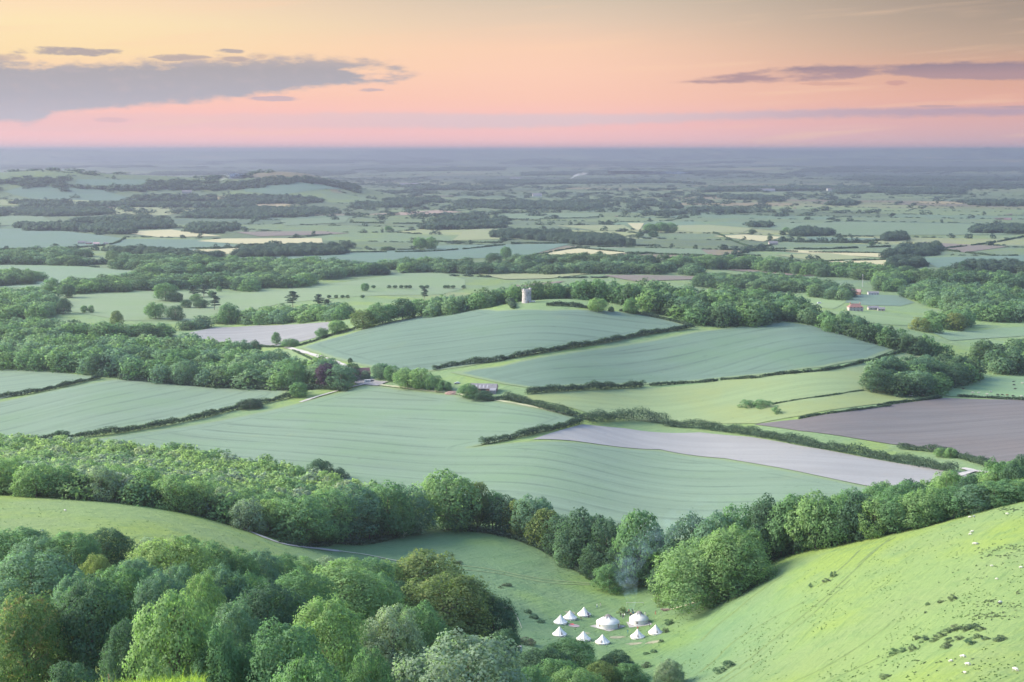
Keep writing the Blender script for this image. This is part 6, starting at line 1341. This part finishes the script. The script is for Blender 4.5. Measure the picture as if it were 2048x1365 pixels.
for i, t_ in enumerate(["1780,1077 1720,1130 1666,1181 1610,1228 1546,1280 1490,1325 1432,1364", "1609,1204 1540,1240 1470,1282 1430,1320 1400,1345", "1780,1248 1730,1285 1685,1314 1640,1340 1587,1364", "1767,1311 1710,1338 1653,1364", "1565,1153 1510,1190 1463,1229 1430,1255 1400,1284", "1720,1100 1690,1130 1640,1172", "1790,1075 1750,1100 1715,1130", "1700,1160 1640,1215 1600,1250", "1520,1320 1480,1345 1450,1364"]):
    ribbon('sheep_track', t_, 0.75, trk, 0.05, ys_[i] + ' dark sheep track slanting down the steep slope', 1.5)
# long grass on the brow right in front of the camera
r = np.random.default_rng(5); n_ = 9000; az_ = np.radians(r.uniform(-21, -10.0, n_)); d_ = r.uniform(8.2, 11.2, n_); x, y = np.sin(az_) * d_, np.cos(az_) * d_; z = H(x, y)
L = r.uniform(.025, .08, n_) * np.where(r.uniform(size=n_) < .06, 1.7, 1); an = r.uniform(0, 6.28, n_); w_ = r.uniform(.0012, .003, n_); bx_, by_ = np.cos(an) * w_, np.sin(an) * w_; lean = r.normal(0, .4, (n_, 2)) * L[:, None]
b0 = np.stack([x, y, z - .01], -1); sd_ = np.stack([bx_, by_, np.zeros(n_)], -1); m1 = b0 + np.stack([lean[:, 0] * .35, lean[:, 1] * .35, L * .6], -1); tp = b0 + np.stack([lean[:, 0], lean[:, 1], L], -1)
v = np.stack([b0 - sd_, b0 + sd_, m1 + sd_ * .8, m1 - sd_ * .8, tp], 1).reshape(-1, 3); i0 = np.arange(n_) * 5
tri = np.concatenate([np.stack([i0, i0 + 1, i0 + 2], -1), np.stack([i0, i0 + 2, i0 + 3], -1), np.stack([i0 + 3, i0 + 2, i0 + 4], -1)])
tag(link('long_grass', fast_mesh('long_grass', v, tri, leaf_mat('grass_blades', (0.20, 0.27, 0.05)))), 'bright yellow-green long grass on the brow in the lower left corner', kind='stuff')
ds = thing('dock_stalk', (float(np.interp(0, [0], [(186 - 1024) / FPX * 9.8])), 9.8, float(H((186 - 1024) / FPX * 9.8, 9.8))), 'dry brown seed stalk standing in the long grass', 'plant')
part('stem', [tube((0, 0, 0), (.004, 0, .13), .0016, .001, 5, 3)], wood_m, ds); rr2 = np.random.default_rng(2)
v, q = cards(np.stack([rr2.normal(.003, .003, 60), rr2.normal(0, .003, 60), rr2.uniform(.05, .135, 60)], -1), unit(rr2.normal(size=(60, 3))), .006, rr2); link('seed_head', fast_mesh('seed_head', v, q, plain('dry_seed', (0.25, 0.16, 0.09), 0.9)), ds)

# ------------------------------------------------------------------ smoke
def plume(name, pts, dens, c, label, nscale, aniso=0.2, stretch=(1, 1, 1), falls=(1.0, .75, .5, .3, .14, .0)):
    path = np.array([p[:3] for p in pts]); rad = np.array([p[3] for p in pts]); k = 16; v = []
    fine_ = np.linspace(0, len(pts) - 1, len(pts) * 4); cpath = np.stack([np.interp(fine_, np.arange(len(pts)), path[:, i]) for i in range(3)], -1); cr = np.interp(fine_, np.arange(len(pts)), rad)
    o0 = cpath[0]
    for p, r_ in zip(cpath, cr):
        for j in range(k):
            a = j * 2 * math.pi / k; v.append((p[0] - o0[0] + math.cos(a) * r_, p[1] - o0[1] + math.sin(a) * r_ * .8, p[2] - o0[2] + (math.sin(a) * r_ * .5 if stretch[0] > 1.5 else 0)))
    m_ = len(cpath); f = [(i * k + j, i * k + (j + 1) % k, (i + 1) * k + (j + 1) % k, (i + 1) * k + j) for i in range(m_ - 1) for j in range(k)] + [tuple(range(k - 1, -1, -1)), tuple((m_ - 1) * k + j for j in range(k))]
    mt = bpy.data.materials.new(name); mt.use_nodes = True; mt.node_tree.nodes.clear(); t = NT(mt.node_tree); tcn = t.new('ShaderNodeTexCoord'); sp_ = t.new('ShaderNodeSeparateXYZ'); t.put(sp_.inputs[0], tcn.outputs['Object'])
    n_ = t.noise(t.vm('MULTIPLY', tcn.outputs['Object'], (1 / stretch[0], 1 / stretch[1], 1 / stretch[2])), nscale, 4, 0.6)
    fall = t.ramp(t.lin(sp_.outputs[0 if stretch[0] > 1.5 else 2], 0, float((cpath[-1] - o0)[0 if stretch[0] > 1.5 else 2])), list(zip((0, .06, .15, .32, .65, 1.0), falls)))
    pv_ = t.new('ShaderNodeVolumePrincipled'); pv_.inputs['Color'].default_value = (*c, 1); pv_.inputs['Anisotropy'].default_value = aniso
    t.put(pv_.inputs['Density'], t.m('MULTIPLY', t.m('MULTIPLY', t.smooth(n_, .40, .72), fall), dens)); mo_ = t.new('ShaderNodeOutputMaterial'); t.put(mo_.inputs['Volume'], pv_.outputs[0])
    o = mesh_obj(name, v, f, mt); o.location = tuple(o0); tag(o, label, kind='stuff'); return o
def pt(px, py, Y_, r_): 
    x, y, z = at_y(px, py, Y_); return (float(x), float(y), float(z), r_)
yf = FIRE.y
plume('smoke', [pt(1262, 1229, yf, .45), pt(1263, 1219, yf, .9), pt(1264, 1208, yf, 1.5), pt(1262, 1196, yf + .5, 2.3), pt(1258, 1182, yf + 1, 3.3), pt(1254, 1167, yf + 1.5, 4.4), pt(1251, 1150, yf + 2, 5.4), pt(1254, 1132, yf + 2.5, 6.2), pt(1266, 1112, yf + 3, 7), pt(1300, 1084, yf + 4, 8), pt(1335, 1058, yf + 5, 9), pt(1390, 1024, yf + 6, 10), pt(1450, 990, yf + 8, 10)], 0.42, (0.55, 0.84, 1.0), 'thin blue-white smoke drifting up from the campfire', 0.28, 0.0, falls=(1.0, .34, .13, .062, .03, .0))
def gp(px, Y_, up, r_):
    x = (px - 1024) / FPX * Y_; return (x, Y_, float(H(x, Y_)) + up, r_)
plume('smoke', [gp(1141, 10400, 8, 6), gp(1152, 10400, 28, 14), gp(1172, 10400, 44, 20), gp(1210, 10400, 48, 20), gp(1270, 10400, 46, 18), gp(1380, 10400, 42, 14)], 0.2, (0.98, 0.98, 1.0), 'white bonfire smoke trailing over the distant plain', 0.03, stretch=(3, 1, 1), falls=(1.0, .8, .55, .4, .25, .0))
plume('smoke', [gp(446, 5650, 10, 8), gp(456, 5650, 24, 16), gp(470, 5650, 22, 20), gp(490, 5650, 18, 18)], 0.05, (0.95, 0.95, 0.97), 'small white smoke puff below the distant wooded hill', 0.04, stretch=(2, 1, 1))
# ------------------------------------------------------------------ labels for the trees that have none yet, told apart by what they stand beside
LAND = [('dark hawthorn', 212, 1080), ('huge round tree', 1440, 1120), ('purple copper beech', 652, 745), ('farmhouse', 725, 752), ('barn', 968, 775), ('stone tower', 1053, 590), ('red-roofed house', 1710, 612), ('white-flowering bush', 805, 1065), ('lone bushy tree in the wheat', 350, 897),
        ('bend of the chalk path', 560, 1086), ('chalk field', 530, 668), ('larger lone park tree', 310, 620), ('rough pasture bush', 1512, 808), ('right border', 2048, 760), ('left border', 0, 720), ('dark pair of trees', 650, 940), ('campfire smoke', 1262, 1180), ('upper wheat field corner', 1570, 640), ('track junction', 1945, 945), ('white horsebox', 1821, 790)]
groups = {}
for t_ in TREES:
    if t_['label']: continue
    j = min(range(len(LAND)), key=lambda k: math.hypot(t_['px'] - LAND[k][1], (t_['py'] - LAND[k][2]) * 1.3))
    side = 'right' if t_['px'] > LAND[j][1] else 'left'
    groups.setdefault((j, side, WORD[t_['colour']]), []).append(t_)
for (j, side, cw), ts in groups.items():
    ts.sort(key=lambda t_: math.hypot(t_['px'] - LAND[j][1], (t_['py'] - LAND[j][2]) * 1.3))
    for i, t_ in enumerate(ts):
        w = t_['o'].get('group', 'trees of the wood').replace('trees of the ', '')
        nth = ('' if i == 0 else ys_[i] + ' ') + 'nearest ' if len(ts) > 1 else 'only '
        rel = ' of the ' if 'border' not in LAND[j][0] else ' of centre by the '
        lb = f"{nth}{cw} tree {side} of the {LAND[j][0]}" if 'border' not in LAND[j][0] else f"{nth}{cw} tree to the {LAND[j][0]}"
        room = 16 - len(lb.split()) - 2
        if len(w.split()) <= room: lb += ', in ' + w
        t_['o']['label'] = lb
